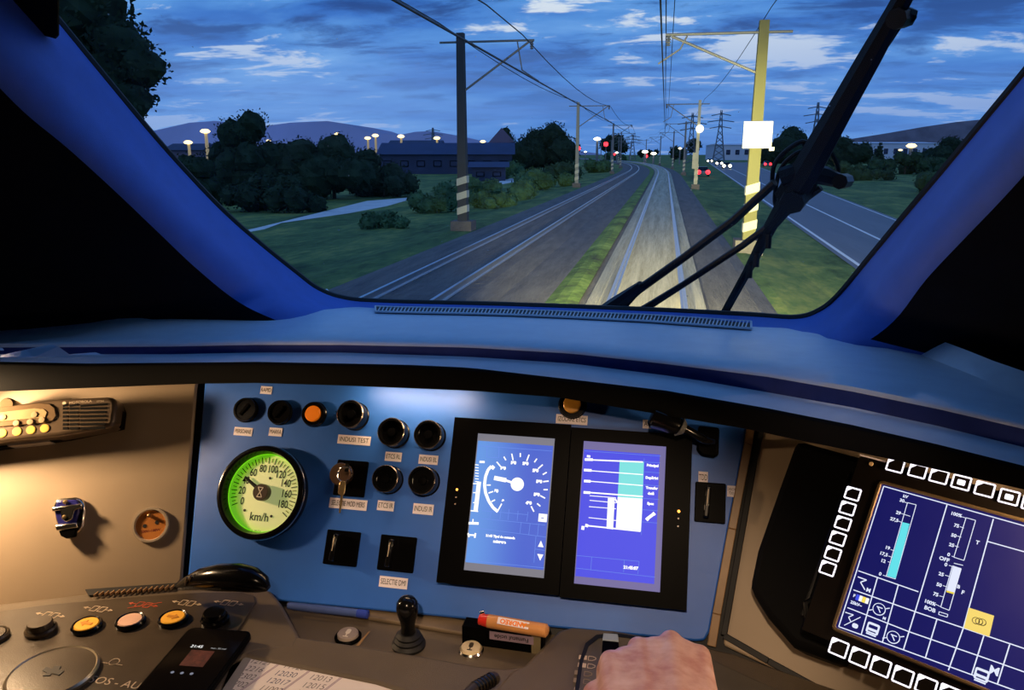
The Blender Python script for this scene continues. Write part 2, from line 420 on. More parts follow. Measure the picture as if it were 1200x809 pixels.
tree(490, 176, 193, 20, -.8, 'small yellow-green bush lit by a street lamp', m=M_ylw, n=400, kind='bush')
for i, (a, b, c, w, lab) in enumerate([(628, 196, 224, 64, 'pale green rounded bush beside the left track, largest of the bushes'), (600, 208, 236, 60, 'green bush below the large pale green one, nearer the camera'), (664, 188, 212, 60, 'dark green bush under the round dark tree'), (700, 186, 203, 50, 'green bush just right of the first slim mast'), (585, 188, 208, 70, 'dark green bush left of the large round tree'),
      (560, 205, 232, 60, 'green scrub right of the striped near mast'), (530, 212, 240, 60, 'green scrub left of the striped near mast'), (720, 178, 190, 30, 'dark bushes by the red signals'), (655, 202, 220, 54, 'pale green low scrub between the largest bush and the slim mast'), (575, 222, 246, 64, 'low green scrub right of the near mast foot, closest to the track'), (505, 222, 250, 70, 'low green scrub left of the near mast foot'), (450, 246, 268, 90, 'wide low scrub below the end of the pale road')]):
    tree(a, b, c, w, -.8, lab, m=(M_leafg if i != 2 else M_leafm), n=700, kind='bush')
for (a, b, c, w, lab) in [(722, 158, 187, 44, 'reddish-dark tree behind the left red signal'), (812, 163, 186, 26, 'dark tree right behind the mast with the round lamp'), (790, 172, 190, 30, 'low dark tree right of the far track bend'), (760, 176, 187, 40, 'distant dark tree line at the track bend')]:
    tree(a, b, c, w, -.6, lab, n=500)
# right of the road
for (a, b, c, w, lab) in [(935, 149, 192, 60, 'dark leafy tree just left of the wiper hub'), (908, 168, 192, 46, 'low dark tree right of the white box on the mast'), (985, 160, 196, 60, 'dark tree seen right behind the wiper hub'), (1110, 160, 196, 50, 'rounded dark tree before the right hill'), (1145, 178, 215, 80, 'dark bush by the right window pillar'),
      (1060, 178, 205, 110, 'low dark hedge across the field right of the road'), (1000, 190, 212, 90, 'dark hedge behind the road right of the wiper'), (1130, 190, 228, 110, 'low hedge at the far right of the field')]:
    tree(a, b, c, w*1.15, -.7, lab, n=1500, shape='mass', m=M_leafm if b > 175 else M_leafd)
for a, lab in ((1014, 'small conifer in front of the white warehouse, left one of two'), (1029, 'small conifer in front of the white warehouse, right one of two')):
    tree(a, 168, 192, 15, -.7, lab, n=300, shape='cone')

# ---- buildings
M_shed = mat('shed_wall', srgb(52, 62, 92), .9, var=.2, vscale=.4); M_roofd = mat('dark_roof', srgb(40, 52, 92), .7, var=.2, vscale=.5)
M_whitew = mat('white_cladding', srgb(200, 205, 225), .7, var=.08); M_house = mat('house_wall', srgb(110, 100, 125), .9)
def box_building(name, lab, x0, x1, top, eave, base, dist, deep, wallm, roofm, gable=False, nwin=5, winm=None):
    A = GD(x0, base, dist); B = GD(x1, base, dist); A.z = B.z = -1.2
    u = (B-A); L = u.length; a = math.atan2(u.y, u.x)
    H = GD((x0+x1)/2, eave, dist).z+1.2; H2 = GD((x0+x1)/2, top, dist).z+1.2
    T = thing(name, lab, 'building', Matrix.Translation(A) @ Matrix.Rotation(a, 4, 'Z'))
    MB().box((L/2, deep/2, H/2), (L, deep, H)).build('wall', wallm, T)
    if gable: MB().add([(-.4, -.5, H), (L+.4, -.5, H), (L/2, -.5, H2), (-.4, deep, H), (L+.4, deep, H), (L/2, deep, H2)], [(0, 1, 2), (3, 5, 4), (0, 2, 5, 3), (1, 4, 5, 2), (0, 3, 4, 1)]).build('roof', roofm, T)
    else: MB().add([(-.6, -.6, H), (L+.6, -.6, H), (L+.6, deep/2, H2), (-.6, deep/2, H2), (L+.6, deep+.6, H), (-.6, deep+.6, H)], [(0, 1, 2, 3), (3, 2, 4, 5), (0, 3, 5), (1, 4, 2), (0, 5, 4, 1)]).build('roof', roofm, T)
    for i in range(nwin):
        x = L*(i+.5)/nwin; f = MB().box((x, -.06, H*.55), (min(L/nwin*.5, 2.2), .12, H*.3)).build('window', M_black, T)
        MB().box((x, -.14, H*.55), (min(L/nwin*.4, 1.8), .04, H*.22)).build('pane', winm or MATS['shed_wall'], f)
    return T
box_building('shed', 'long low dark building with a blue-grey roof behind the left field', 445, 600, 167, 181, 196, 150, 14, M_shed, M_roofd, nwin=8)
box_building('shed', 'smaller dark outbuilding below the long roof, in front of it', 553, 592, 190, 196, 204, 110, 8, M_shed, M_roofd, nwin=2)
box_building('house', 'gabled house whose steep roof rises left of the round tree', 574, 602, 150, 168, 190, 170, 12, M_house, M_house, gable=True, nwin=2)
box_building('warehouse', 'long white warehouse beyond the fields right of the wiper', 998, 1100, 166, 168, 182, 420, 40, M_whitew, M_whitew, nwin=9)
box_building('warehouse', 'white hall partly hidden behind the box on the near mast', 848, 902, 168, 170, 178, 420, 40, M_whitew, M_whitew, nwin=5)
box_building('depot', 'low lit depot building under the string of lamps at left', 455, 515, 164, 172, 186, 260, 20, mat('sand_wall', srgb(150, 130, 100), .9), M_shed, nwin=5, winm=glow('lit_window', srgb(255, 190, 100), 1.2))
box_building('house', 'dim low house at the far left under the leftmost lamp', 195, 236, 168, 176, 190, 140, 10, M_house, M_shed, nwin=3)

# ---- catenary masts and wires
M_mastr = mat('concrete_mast', (.42, .42, .34), .8, var=.15, vscale=3); M_mastd = mat('old_mast', (.14, .16, .20), .85, var=.15, vscale=3)
M_steel = mat('galvanised_steel', (.20, .21, .22), .6, .3); M_mstripe = mat('mast_white_stripe', (.5, .5, .4), .7)
M_wire = mat('copper_wire', (.03, .035, .045), .6)
def mast(side, y, lab, h=8.2, w=.3, m=None, grp='catenary masts along the line', stripes=True, arm=True):
    x = cx(y)+(3.15 if side > 0 else -8.35); m = m or M_mastr
    T = thing('catenary_mast', lab, 'mast', V3((x, y, -.5)), grp)
    MB().box((0, 0, .25), (w*2.2, w*2.2, .5)).build('footing', M_ballast, T)
    MB().add([(-w/2, -w/2, 0), (w/2, -w/2, 0), (w/2, w/2, 0), (-w/2, w/2, 0), (-w*.36, -w*.36, h), (w*.36, -w*.36, h), (w*.36, w*.36, h), (-w*.36, w*.36, h)],
             [(3, 2, 1, 0), (4, 5, 6, 7), (0, 1, 5, 4), (1, 2, 6, 5), (2, 3, 7, 6), (3, 0, 4, 7)]).build('pole', m, T)
    if stripes:
        for k in range(3):
            z = .75+k*.62; MB().add([(-w*.53, -w*.53, z), (w*.53, -w*.53, z+.14), (w*.53, w*.53, z+.14), (-w*.53, w*.53, z), (-w*.53, -w*.53, z+.3), (w*.53, -w*.53, z+.44), (w*.53, w*.53, z+.44), (-w*.53, w*.53, z+.3)],
             [(3, 2, 1, 0), (4, 5, 6, 7), (0, 1, 5, 4), (1, 2, 6, 5), (2, 3, 7, 6), (3, 0, 4, 7)]).build('white_band', M_mstripe, T, label='white warning stripe')
    if arm:
        s = -side
        MB().tube([(-.9*s, 0, h-.35), (3.1*s, 0, h-.35)], .045, 6).build('top_tube', M_steel, T)
        MB().tube([(.1*s, 0, 5.9), (2.9*s, 0, h-.4)], .045, 6).build('cantilever_brace', M_steel, T)
        MB().tube([(2.4*s, 0, h-.4), (2.6*s, 0, 6.7), (3.3*s, 0, 6.25)], .03, 6).build('registration_arm', M_steel, T)
        MB().lathe([(.03, -.2), (.09, -.17), (.04, -.13), (.09, -.08), (.04, -.04), (.09, 0), (.04, .05), (.09, .09), (.03, .12)], 8, (3.0*s, 0, h-.5)).build('insulator', M_mastd, T)
    return T
near = mast(1, 27.5, 'near right mast carrying the brightly lit white box', m=mat('olive_concrete', (.15, .15, .06), .8), h=7.5, w=.42)
MB().box((.02, -.3, 3.95), (.92, .12, .86)).build('white_box', mat('reflective_white', (.95, .93, .82), .5, var=.02), near, bevel=.02, label='glaring white reflective box')
MB().box((.5, -.25, 3.5), (.16, .08, .12)).build('box_latch', M_white, near)
m2 = mast(1, 77, 'second right mast, with a glowing round lamp near its top', w=.34)
MB().lathe([(.01, -.36), (.2, -.3), (.34, -.12), (.36, .02), (.3, .2), (.16, .32), (.01, .36)], 16, (.1, -.4, 5.6)).build('lamp_globe', glow('lamp_warm', srgb(255, 238, 190), 3.5), m2, smooth=True, label='glowing round lamp')
MB().box((-.15, -.35, 2.7), (.55, .25, 1.5)).build('equipment_box', M_mastr, m2, bevel=.02)
mast(-1, 33, 'near left mast with white striped foot, standing dark against the sky', h=8.2, w=.42, m=mat('dark_concrete', (.05, .055, .06), .9))
mast(-1, 78, 'second left mast, slim and striped, right of the round dark tree', w=.36, m=mat('mid_mast', (.28, .29, .26), .85))
ln = ['third', 'fourth', 'fifth', 'sixth', 'seventh', 'eighth']
for k, y in enumerate((127, 178, 228, 280, 335)): mast(1, y, '%s mast from the train on the right side of the line' % ln[k], w=.34, m=M_mastd)
for k, y in enumerate((132, 184, 236, 290, 345)): mast(-1, y, '%s mast from the train on the left side of the line' % ln[k], w=.34, m=M_mastd)
def wire(off, z, r, name, lab, sag=0.0, y0=6, y1=345, spans=(27, 77, 127, 178, 228, 280, 335)):
    pts = []; s = [-23]+list(spans)
    for y in range(y0, y1, 6):
        a = max([q for q in s if q <= y] or [s[0]]); b = min([q for q in s if q > y] or [y+50]); u = (y-a)/(b-a)
        pts.append((cx(y)+off, y, z-4*sag*u*(1-u)))
    props(MB().tube(pts, r, 5).build(name, M_wire), lab, 'wire', 'overhead wires')
wire(.0, 5.75, .022, 'contact_wire', 'contact wire over the lit track, lowest of the wires ahead')
wire(.05, 7.2, .018, 'messenger_wire', 'carrier wire hanging above the lit track contact wire', .7)
wire(.3, 8.1, .016, 'feeder_wire', 'upper thin wire over the lit track', .5)
wire(-5.0, 5.7, .032, 'contact_wire', 'contact wire over the left track, thick diagonal line across the sky')
wire(-5.2, 7.3, .022, 'messenger_wire', 'carrier wire above the left track', .7)
wire(-8.4, 7.75, .022, 'feeder_wire', 'feeder wire along the left mast tops', .5)
wire(3.6, 7.9, .016, 'feeder_wire', 'feeder wire along the right mast tops', .5)

# lattice pylons
def pylon(px, top, base, dist, lab, w=5):
    P = GD(px, base, dist); H = (base-top)*dist/FPX; T = thing('lattice_pylon', lab, 'pylon', V3((P.x, P.y, -1)), 'power pylons on the skyline')
    H = GD(px, top, dist).z+1; mb = MB()
    for sx in (-1, 1):
        for sy in (-1, 1): mb.tube([(sx*w/2, sy*w/2, 0), (sx*w*.16, sy*w*.16, H*.6), (sx*.25, sy*.25, H)], .22, 4)
    n = 8
    for k in range(n):
        a, b = H*k/n, H*(k+1)/n; wa, wb = (w/2*(1-.85*min(1, a/H*1.15)), w/2*(1-.85*min(1, b/H*1.15)))
        for s in (-1, 1):
            mb.tube([(-wa, s*wa, a), (wb, s*wb, b)], .12, 4); mb.tube([(wa, s*wa, a), (-wb, s*wb, b)], .12, 4)
    mb.build('lattice_body', M_mastd, T)
    for z, L in ((.66, 4.5), (.78, 5.5), (.9, 4)): MB().tube([(-L, 0, H*z), (0, 0, H*z+.8), (L, 0, H*z)], .25, 4).build('crossarm', M_mastd, T)
pylon(842, 130, 186, 330, 'lattice pylon between the lamp mast and the white box'); pylon(953, 121, 186, 330, 'lattice pylon just left of the wiper, tallest on the skyline')
pylon(809, 133, 186, 300, 'thin pylon beside the round lamp mast', 4); pylon(741, 158, 184, 450, 'small faraway pylon left of the track bend', 4); pylon(508, 150, 182, 420, 'faint pylon beyond the depot lamps', 4)

# signals, lamps, far lights
M_red = glow('signal_red', (1, .02, .03), 6); M_hot = glow('lamp_white_hot', (1, .9, .65), 7); M_sod = glow('lamp_sodium', (1, .72, .3), 3.0)
def signal(px, py, base, dist, r, lab):
    P = GD(px, py, dist); H = P.z+.6
    T = thing('railway_signal', lab, 'signal', V3((P.x, P.y, -.6)))
    MB().tube([(0, 0.25, 0), (0, .25, H)], .07, 6).build('post', M_mastd, T)
    MB().box((0, .1, H), (.5, .2, .95)).build('signal_head', M_black, T)
    MB().lathe([(.01, -r*.5), (r*.7, -r*.35), (r, 0)], 14, (0, 0, H), Matrix.Rotation(R(90), 3, 'X')).build('red_lens', M_red, T, label='glowing red lens')
signal(678, 174, 200, 120, .32, 'left red signal light, beside the second left mast'); signal(710, 169, 200, 150, .45, 'brightest red signal light, left of the track bend'); signal(757, 183, 190, 300, .7, 'small low red signal at the track bend')
signal(720, 181, 190, 260, .35, 'dim far red signal behind the brightest one')
def street_lamp(px, py, base, dist, r, lab, m=None, lit=None, grp='lamps along the horizon'):
    P = GD(px, py, dist); H = P.z+.9
    T = thing('street_lamp', lab, 'street lamp', V3((P.x, P.y, -.9)), grp)
    MB().tube([(0, 0, 0), (0, 0, H)], [r*.5, r*.35], 6).build('pole', lit or M_mastd, T)
    MB().lathe([(.01, -r*.5), (r*.8, -r*.35), (r*1.2, 0), (r*.7, r*.45), (.01, r*.55)], 10, (0, -.1, H)).build('lamp_head', m or M_sod, T, smooth=True, label='glowing lamp head')
    return T
M_litpole = mat('sodium_lit_pole', (.6, .5, .3), .6, emit=(.35, .22, .06), estr=.5)  # lamplight on the poles put in as a pale colour and glow
for px, py, d, r, lab in [(221, 167, 90, .55, 'leftmost lamp low above the window pillar'), (241, 154, 90, .62, 'tall bright lamp left of the domed tree'), (315, 165, 110, .35, 'single small lamp inside the dark domed tree'),
        (395, 157, 160, .6, 'lamp above the wide flat tree top'), (431, 162, 160, .75, 'first lamp of the depot string from the left'), (440, 159, 160, .8, 'second lamp of the depot string from the left'), (470, 160, 160, .85, 'third lamp of the depot string, on a pale lit pole'),
        (505, 169, 180, .5, 'low lamp beside the depot lamp pair'), (512, 162, 180, .9, 'fourth large lamp of the depot string'), (542, 165, 180, .55, 'lamp just left of the striped mast'), (566, 166, 180, .75, 'lamp just right of the striped mast')]:
    street_lamp(px, py, 190, d, r*.8, lab, lit=M_litpole)
street_lamp(700, 163, 188, 200, .8, 'brightest white lamp above the red signals', M_hot)
for px, py, r, lab in [(756, 178, .9, 'white lamp at the track bend, left of a pair'), (766, 180, .8, 'white lamp at the track bend, right of a pair'), (723, 179, .5, 'small lamp right of the brightest red signal'), (671, 179, .4, 'small lamp left of the second left mast'), (797, 174, .5, 'small white lamp right of the track bend'), (686, 178, .4, 'small lamp right beside the second left mast'),
        (1068, 171, 1.5, 'bright lamp on the white warehouse front'), (1132, 166, 1.2, 'orange lamp beside the right window pillar'), (1127, 172, .7, 'small orange lamp lower by the right window pillar'), (1138, 160, .6, 'highest small orange lamp by the right pillar'), (1055, 176, .6, 'faint lamp left of the bright warehouse lamp')]:
    street_lamp(px, py, 188, 260, r, lab, M_sod if px > 1000 else M_hot)
# road traffic
def car(px, py, dist, lab, front):
    P = GD(px, py, dist); T = thing('car', lab, 'car', V3((P.x, P.y, -.6)), 'cars on the road')
    body = [(-.9, -2.1), (.9, -2.1), (.9, 2.1), (-.9, 2.1)]
    MB().prism(body, .3, .85).build('body', M_mastd, T, bevel=.12)
    MB().prism([(-.8, -1.1), (.8, -1.1), (.8, 1.6), (-.8, 1.6)], .85, 1.45, [(-.65, -.5), (.65, -.5), (.65, 1.2), (-.65, 1.2)]).build('cabin', M_gloss, T)
    for s in (-1, 1):
        MB().lathe([(.01, -.2), (.3, -.15), (.34, 0)], 12, (s*.68, -2.1, .68), Matrix.Rotation(R(90), 3, 'X')).build('headlight' if front else 'tail_light', M_hot if front else M_red, T)
        for q in (-1.3, 1.3): MB().lathe([(.32, -.1), (.32, .1)], 14, (s*.85, q, .32), Matrix.Rotation(R(90), 3, 'Y')).build('wheel', M_rubber, T)
car(852, 183, 180, 'oncoming car with headlights left of the white box', True); car(843, 182, 230, 'farther oncoming car on the road, behind the first', True)
car(824, 193, 120, 'car with reddish lights beside the lamp mast foot', False); car(900, 176, 210, 'car with a single red glow right of the white box', False)
car(832, 181, 300, 'farthest car on the road, close beside the lamp mast', True)

# =================================================================== THE CAB
# shell of the room
XW = 1.36; ZF = 1.25; ZC = 3.75; YB = -1.6
def quad(name, pts, m, kind='structure'): return MB().add(pts, [(0, 1, 2, 3)]).build(name, m, kind=kind)
def slab(name, a, b, m):
    c = [(a[i]+b[i])/2 for i in range(3)]; d = [abs(a[i]-b[i]) for i in range(3)]
    return MB().box(c, d).build(name, m, kind='structure')
slab('wall_left', (-XW-.06, YB, ZF), (-XW, 1.75, ZC), M_shell); slab('wall_right', (XW, YB, ZF), (XW+.06, 1.75, ZC), M_shell)
slab('wall_back', (-XW, YB-.06, ZF), (XW, YB, ZC), M_shell); slab('floor', (-XW, YB, ZF-.06), (XW, 1.75, ZF), M_shell)
slab('wall_front', (-XW, 1.6, ZF), (XW, 1.66, 2.5), M_shell)

GF = Frame(V3((0, 1.46, CAM.z-.285)), 0, -35)       # windscreen plane, leaning back
GF.V = V3((0, -math.sin(R(35)), math.cos(R(35)))); GF.U = V3((1, 0, 0)); GF.N = GF.U.cross(GF.V)
def spline(pts, n):
    """Catmull-Rom through 2-D points, n per span"""
    P = [pts[0]]+list(pts)+[pts[-1]]; out = []
    for i in range(1, len(P)-2):
        for k in range(n):
            u = k/n; a, b, c, d = P[i-1], P[i], P[i+1], P[i+2]
            out.append(tuple(.5*((2*b[j])+(-a[j]+c[j])*u+(2*a[j]-5*b[j]+4*c[j]-d[j])*u*u+(-a[j]+3*b[j]-3*c[j]+d[j])*u**3) for j in range(len(b))))
    out.append(tuple(pts[-1])); return out
# (glass edge, inner edge of the reveal) in photo bearings, left top -> bottom -> right top
RING = [((-165, -260), (-262, -240)), ((-60, -130), (-150, -100)), ((-15, -75), (-95, -30)), ((30, -20), (-45, 25)), ((75, 35), (8, 72)), ((130, 102), (62, 128)), ((180, 162), (112, 172)), ((225, 212), (165, 222)), ((265, 253), (212, 268)), ((305, 288), (258, 312)), ((345, 320), (305, 350)), ((372, 340), (350, 372)), ((403, 351), (400, 385)),
        ((450, 355), (450, 400)), ((600, 359), (600, 400)), ((760, 365), (760, 400)), ((880, 371), (880, 402)), ((932, 374), (930, 404)), ((960, 366), (975, 400)), ((984, 347), (1016, 372)), ((1020, 304), (1053, 323)), ((1060, 256), (1095, 276)), ((1100, 209), (1137, 230)), ((1150, 149), (1187, 172)), ((1200, 89), (1238, 112)), ((1260, 15), (1300, 40)), ((1340, -80), (1380, -55)), ((1390, -140), (1440, -110)), ((1480, -255), (1535, -225))]
gl = spline([r[0] for r in RING], 5); inn = spline([r[1] for r in RING], 5)
glass_pts = [GF.hit(*p) for p in gl]
GFi = Frame(V3((0, 0, 0)), 0, 0); GFi.U, GFi.V, GFi.N = GF.U, GF.V, GF.N; GFi.P = GF.P+GF.N*.15
mb = MB(); n = len(gl)
for i in range(n):
    p0 = GF.hit(*gl[i], -.01); p1 = GF.hit(*gl[i], .012); GFi.P = GF.P+GF.N*.15; p2 = GFi.hit(*inn[i])
    s = -1 if i < n/2 else 1
    c3 = p2+(p2-p1)*.12+V3((s*.03, -.006, 0))
    side = V3((s*XW, p2.y-.28, p2.z))
    low = inn[i][1] > 340 and 340 < inn[i][0] < 990
    if low: side = p2+V3((0, -.02, -.06)); c3 = p2+V3((0, -.008, -.02))
    elif inn[i][1] > 200: side.z = p2.z-.12*(inn[i][1]-200)/170; 
    mb.v += [p0, p1, p1.lerp(p2, .12)+GF.N*.004, p1.lerp(p2, .55)+GF.N*.003, p2.lerp(p1, .12), c3, side]
for i in range(n-1):
    for k in range(6): mb.f.append((7*i+k, 7*i+7+k, 7*i+8+k, 7*i+1+k))
sur = mb.build('trim_1', M_pillar, smooth=False, kind='structure')
sur.data.materials.append(M_shell)
for i, p in enumerate(sur.data.polygons):
    p.use_smooth = True
    lowp = 340 < inn[i//6][0] < 990 and inn[i//6][1] > 340
    if i % 6 == 5 and not lowp: p.material_index = 1
sur.data.set_sharp_from_angle(angle=R(55))
# rubber seal round the pane
mb = MB(); mb.tube([GF.hit(*p, .006) for p in gl], .0085, 8)
# header above
top0 = GF.hit(*gl[0]); top1 = GF.hit(*gl[-1]); zt = max(top0.z, top1.z)
yt = GF.hit(600, -150).y
# pane
M_glass = bpy.data.materials.new('windscreen_glass'); M_glass.use_nodes = True; t = NT(M_glass.node_tree); t.n.clear()
tr = t.new('ShaderNodeBsdfTransparent'); tr.inputs[0].default_value = (.96, .98, 1, 1)
gs = t.new('ShaderNodeBsdfGlossy'); gs.inputs['Roughness'].default_value = .02; gs.inputs[0].default_value = (1, 1, 1, 1)
fr = t.new('ShaderNodeFresnel'); fr.inputs[0].default_value = 1.35
m1 = t.new('ShaderNodeMixShader'); t.lk(t.math('MULTIPLY', fr.outputs[0], .25), m1.inputs[0]); t.lk(tr.outputs[0], m1.inputs[1]); t.lk(gs.outputs[0], m1.inputs[2])
df = t.new('ShaderNodeBsdfDiffuse'); df.inputs[0].default_value = (.8, .85, .9, 1)
tl = t.new('ShaderNodeBsdfTranslucent'); tl.inputs[0].default_value = (.8, .85, .9, 1)
ds = t.new('ShaderNodeMixShader'); ds.inputs[0].default_value = .6; t.lk(df.outputs[0], ds.inputs[1]); t.lk(tl.outputs[0], ds.inputs[2])
tc = t.new('ShaderNodeTexCoord')
vo = t.new('ShaderNodeTexVoronoi'); vo.inputs['Scale'].default_value = 62; t.lk(tc.outputs['Object'], vo.inputs['Vector'])
sz = t.math('MULTIPLY', t.math('POWER', t.noise(tc.outputs['Object'], 41, 2), 5.0), .55)
dot = t.math('LESS_THAN', vo.outputs['Distance'], sz)
smear = t.math('MULTIPLY', t.smooth(t.noise(tc.outputs['Object'], 3.0, 6, .7), .5, .85), .05)
fac = t.math('MAXIMUM', t.math('MULTIPLY', dot, .45), smear)
m2_ = t.new('ShaderNodeMixShader'); t.lk(fac, m2_.inputs[0]); t.lk(m1.outputs[0], m2_.inputs[1]); t.lk(ds.outputs[0], m2_.inputs[2])
ou = t.new('ShaderNodeOutputMaterial'); t.lk(m2_.outputs[0], ou.inputs[0])
gM = GF.M(600, 200); gi = gM.inverted()
win = thing('window_1', None, None, gM); win['kind'] = 'structure'
pane = MB(); loc = [gi @ p for p in glass_pts]; pane.flat([(p.x, p.y) for p in loc], 0)
pane.build('pane', M_glass, win)
seal = mb.build('seal', M_rubber, None, smooth=True); seal.parent = win; seal.matrix_parent_inverse = gM.inverted()
# ceiling from the top of the glass back, side cheeks beside the glass
zt0 = min(top0.z, top1.z)
YT = min(top0.y, top1.y)-.02
MB().add([(-XW, YT, zt0-.02), (XW, YT, zt0-.02), (XW, YB, zt0+.25), (-XW, YB, zt0+.25), (-XW, YT, zt0+.06), (XW, YT, zt0+.06), (XW, YB, zt0+.33), (-XW, YB, zt0+.33)],
         [(0, 1, 2, 3), (7, 6, 5, 4), (0, 4, 5, 1), (1, 5, 6, 2), (2, 6, 7, 3), (3, 7, 4, 0)]).build('ceiling', M_shell, kind='structure')
# black sun blind at the top left corner
B = GF.M(20, -20, .05); bl = thing('sun_blind', 'black rolled sun blind at the top left corner of the windscreen', 'sun blind', B)
pp = [GF.loc(a, b, B, .05) for a, b in ((-140, -160), (67, -160), (67, 44), (52, 40), (30, 22), (0, 18), (-90, 30), (-140, 0))]
MB().prism(pp, -.004, .004).build('fabric', M_shell, bl); p = GF.loc(66, -150, B, .05); q = GF.loc(66, 40, B, .05)
MB().tube([(p[0], p[1], 0), (q[0], q[1], 0)], .004, 8).build('guide_rod', M_black, bl)

# ---- dash hood: lengthwise loft.  columns are bearings, rows a section of the hood
def interp(tab, x):
    for (a, b), (c, d) in zip(tab, tab[1:]):
        if x <= c: u = (x-a)/(c-a); return b+(d-b)*max(0, u)
    return tab[-1][1]
cE = [(-200, 476), (0, 459), (100, 455), (230, 450), (300, 449), (400, 452), (550, 458), (655, 466), (780, 487), (875, 503), (940, 517), (1000, 529), (1060, 542), (1200, 574), (1400, 630)]
cF = [(-200, 424), (0, 426), (100, 428), (200, 427), (300, 426), (400, 428), (475, 429.5), (550, 433), (670, 447), (780, 460), (900, 481), (1000, 501), (1100, 524), (1200, 549), (1400, 610)]
cD = [(-200, 416), (0, 417), (200, 417), (300, 415), (400, 415), (550, 420), (670, 428), (780, 442), (820, 448), (900, 462), (1000, 480), (1100, 502), (1200, 527), (1400, 585)]
cC = [(-200, 404), (0, 404), (200, 403), (300, 401), (400, 401), (550, 404), (670, 411), (780, 423), (900, 438), (1000, 455), (1100, 475), (1200, 498), (1400, 550)]
cA = [(-200, 420), (0, 404), (80, 394), (120, 385), (160, 377), (200, 372), (250, 368), (300, 366), (340, 364), (372, 357), (405, 357), (450, 360), (600, 363), (760, 369), (935, 380), (965, 384), (1000, 392), (1040, 401), (1100, 424), (1150, 444), (1200, 466), (1400, 540)]
XS = list(range(-200, 1401, 20))
def pdist(x):       # forward distance of the panel faces behind the hood's lip
    y = interp(cE, x)
    def dd(f, x): return (f.hit(x, y)-CAM).dot(FW)
    if x < 215: return dd(LP, x)
    if x < 260: u = (x-215)/45; return dd(LP, 215)*(1-u)+dd(MP, 260)*u
    if x < 850: return dd(MP, x)
    if x < 900: u = (x-850)/50; return dd(MP, 850)*(1-u)+dd(RP, 900)*u
    return dd(RP, x)
sm = []
raw = [pdist(x) for x in XS]
for i in range(len(XS)):
    a = max(0, i-5); b = min(len(XS), i+6); sm.append(sum(raw[a:b])/(b-a))
DL = [sm[i]-.075-(.10*min(1, max(0, (x-900)/150)) if x > 900 else 0) for i, x in enumerate(XS)]
DL = [sum(DL[max(0, i-4):i+5])/len(DL[max(0, i-4):i+5]) for i in range(len(XS))]
dA = []
for i, x in enumerate(XS):
    d0 = (GF.hit(x, interp(cA, x), .012)-CAM).dot(FW)
    u = min(1, (372-x)/200) if x < 372 else (min(1, (x-965)/200) if x > 965 else 0)
    dA.append(d0*(1-u)+(DL[i]+.2)*u)
dA = [sum(dA[max(0, i-4):i+5])/len(dA[max(0, i-4):i+5]) if (x < 400 or x > 940) else dA[i] for i, x in enumerate(XS)]
mb = MB(); RN = 11
for i, x in enumerate(XS):
    dl = DL[i]; A0 = GD(x, interp(cA, x), dA[i])
    yC, yD, yF, yE = (interp(t_, x) for t_ in (cC, cD, cF, cE))
    Cc = GD(x, yC, dl+.055); Dd = GD(x, yD, dl+.052); Ff = GD(x, yF, dl); Ee = GD(x, yE, dl+.004)
    up = V3((0, 0, .004))
    Am = A0.lerp(Cc, .35)+V3((0, 0, .002)); Am2 = A0.lerp(Cc, .8)+V3((0, 0, .0015))
    wallP = A0+V3((0, .10, .02)) if (x < 372 or x > 965) else A0+V3((0, .06, -.004))
    back = Ee+V3((0, .05, .02))
    mb.v += [wallP, A0, Am, Am2, Cc+V3((0, .004, .0005)), Cc+V3((0, -.002, -.004)), Dd+V3((0, .001, .002)), Dd+V3((0, -.006, 0)), Ff+V3((0, .005, .001)), Ff+V3((0, 0, -.003)), Ee]
for i in range(len(XS)-1):
    for k in range(RN-1): mb.f.append((RN*i+k, RN*i+RN+k, RN*i+RN+k+1, RN*i+k+1)[::-1])
hood = mb.build('trim_2', M_dash, kind='structure')
for p in hood.data.polygons: p.use_smooth = True
hood.data.set_sharp_from_angle(angle=R(50))
hood.data.materials.append(M_lip)
hood.data.materials.append(mat('dash_groove_shade', (.03, .05, .22), .7, spec=.1))  # shade of the recessed step painted in as dark blue
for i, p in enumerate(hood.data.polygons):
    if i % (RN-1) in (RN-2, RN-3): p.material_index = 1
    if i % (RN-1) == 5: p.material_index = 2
# black inner soffit between the lip and the panels
mb = MB()
for i, x in enumerate(XS):
    dl = DL[i]; E_ = GD(x, interp(cE, x), dl+.004)
    mb.v += [E_, E_+V3((0, .015, .007)), E_+V3((0, .07, .011)), E_+V3((0, .13, -.01))]
for i in range(len(XS)-1):
    for k in range(3): mb.f.append((4*i+k, 4*i+4+k, 4*i+5+k, 4*i+1+k))
mb.build('trim_3', M_lip, kind='structure')

# vent grille on the dash top
vt = thing('vent_grille', 'long thin slotted air vent below the windscreen', 'vent', GD(660, 376, 1.36))
vM = vt.matrix_world.inverted()
def dashpt(x, u, up=.0):
    A0 = GF.hit(x, interp(cA, x), .012); i = (x+200)/20; dl = DL[int(i)]*(1-i % 1)+DL[int(i)+1]*(i % 1)
    Cc = GD(x, interp(cC, x), dl+.055); Am = A0.lerp(Cc, .35)+V3((0, 0, .002))
    return A0.lerp(Am, u/.35)+V3((0, 0, up)) if u < .35 else Am
U0, U1 = .075, .27
top = [dashpt(x, U0, .003) for x in range(440, 881, 20)]; bot = [dashpt(x, U1, .003) for x in range(440, 881, 20)]
vt.location = top[11]; vM = Matrix.Translation(top[11]).inverted()
mb = MB()
for i in range(len(top)-1): mb.add([vM @ top[i], vM @ bot[i], vM @ bot[i+1], vM @ top[i+1]], [(0, 1, 2, 3)])
mb.build('recess', M_rubber, vt)
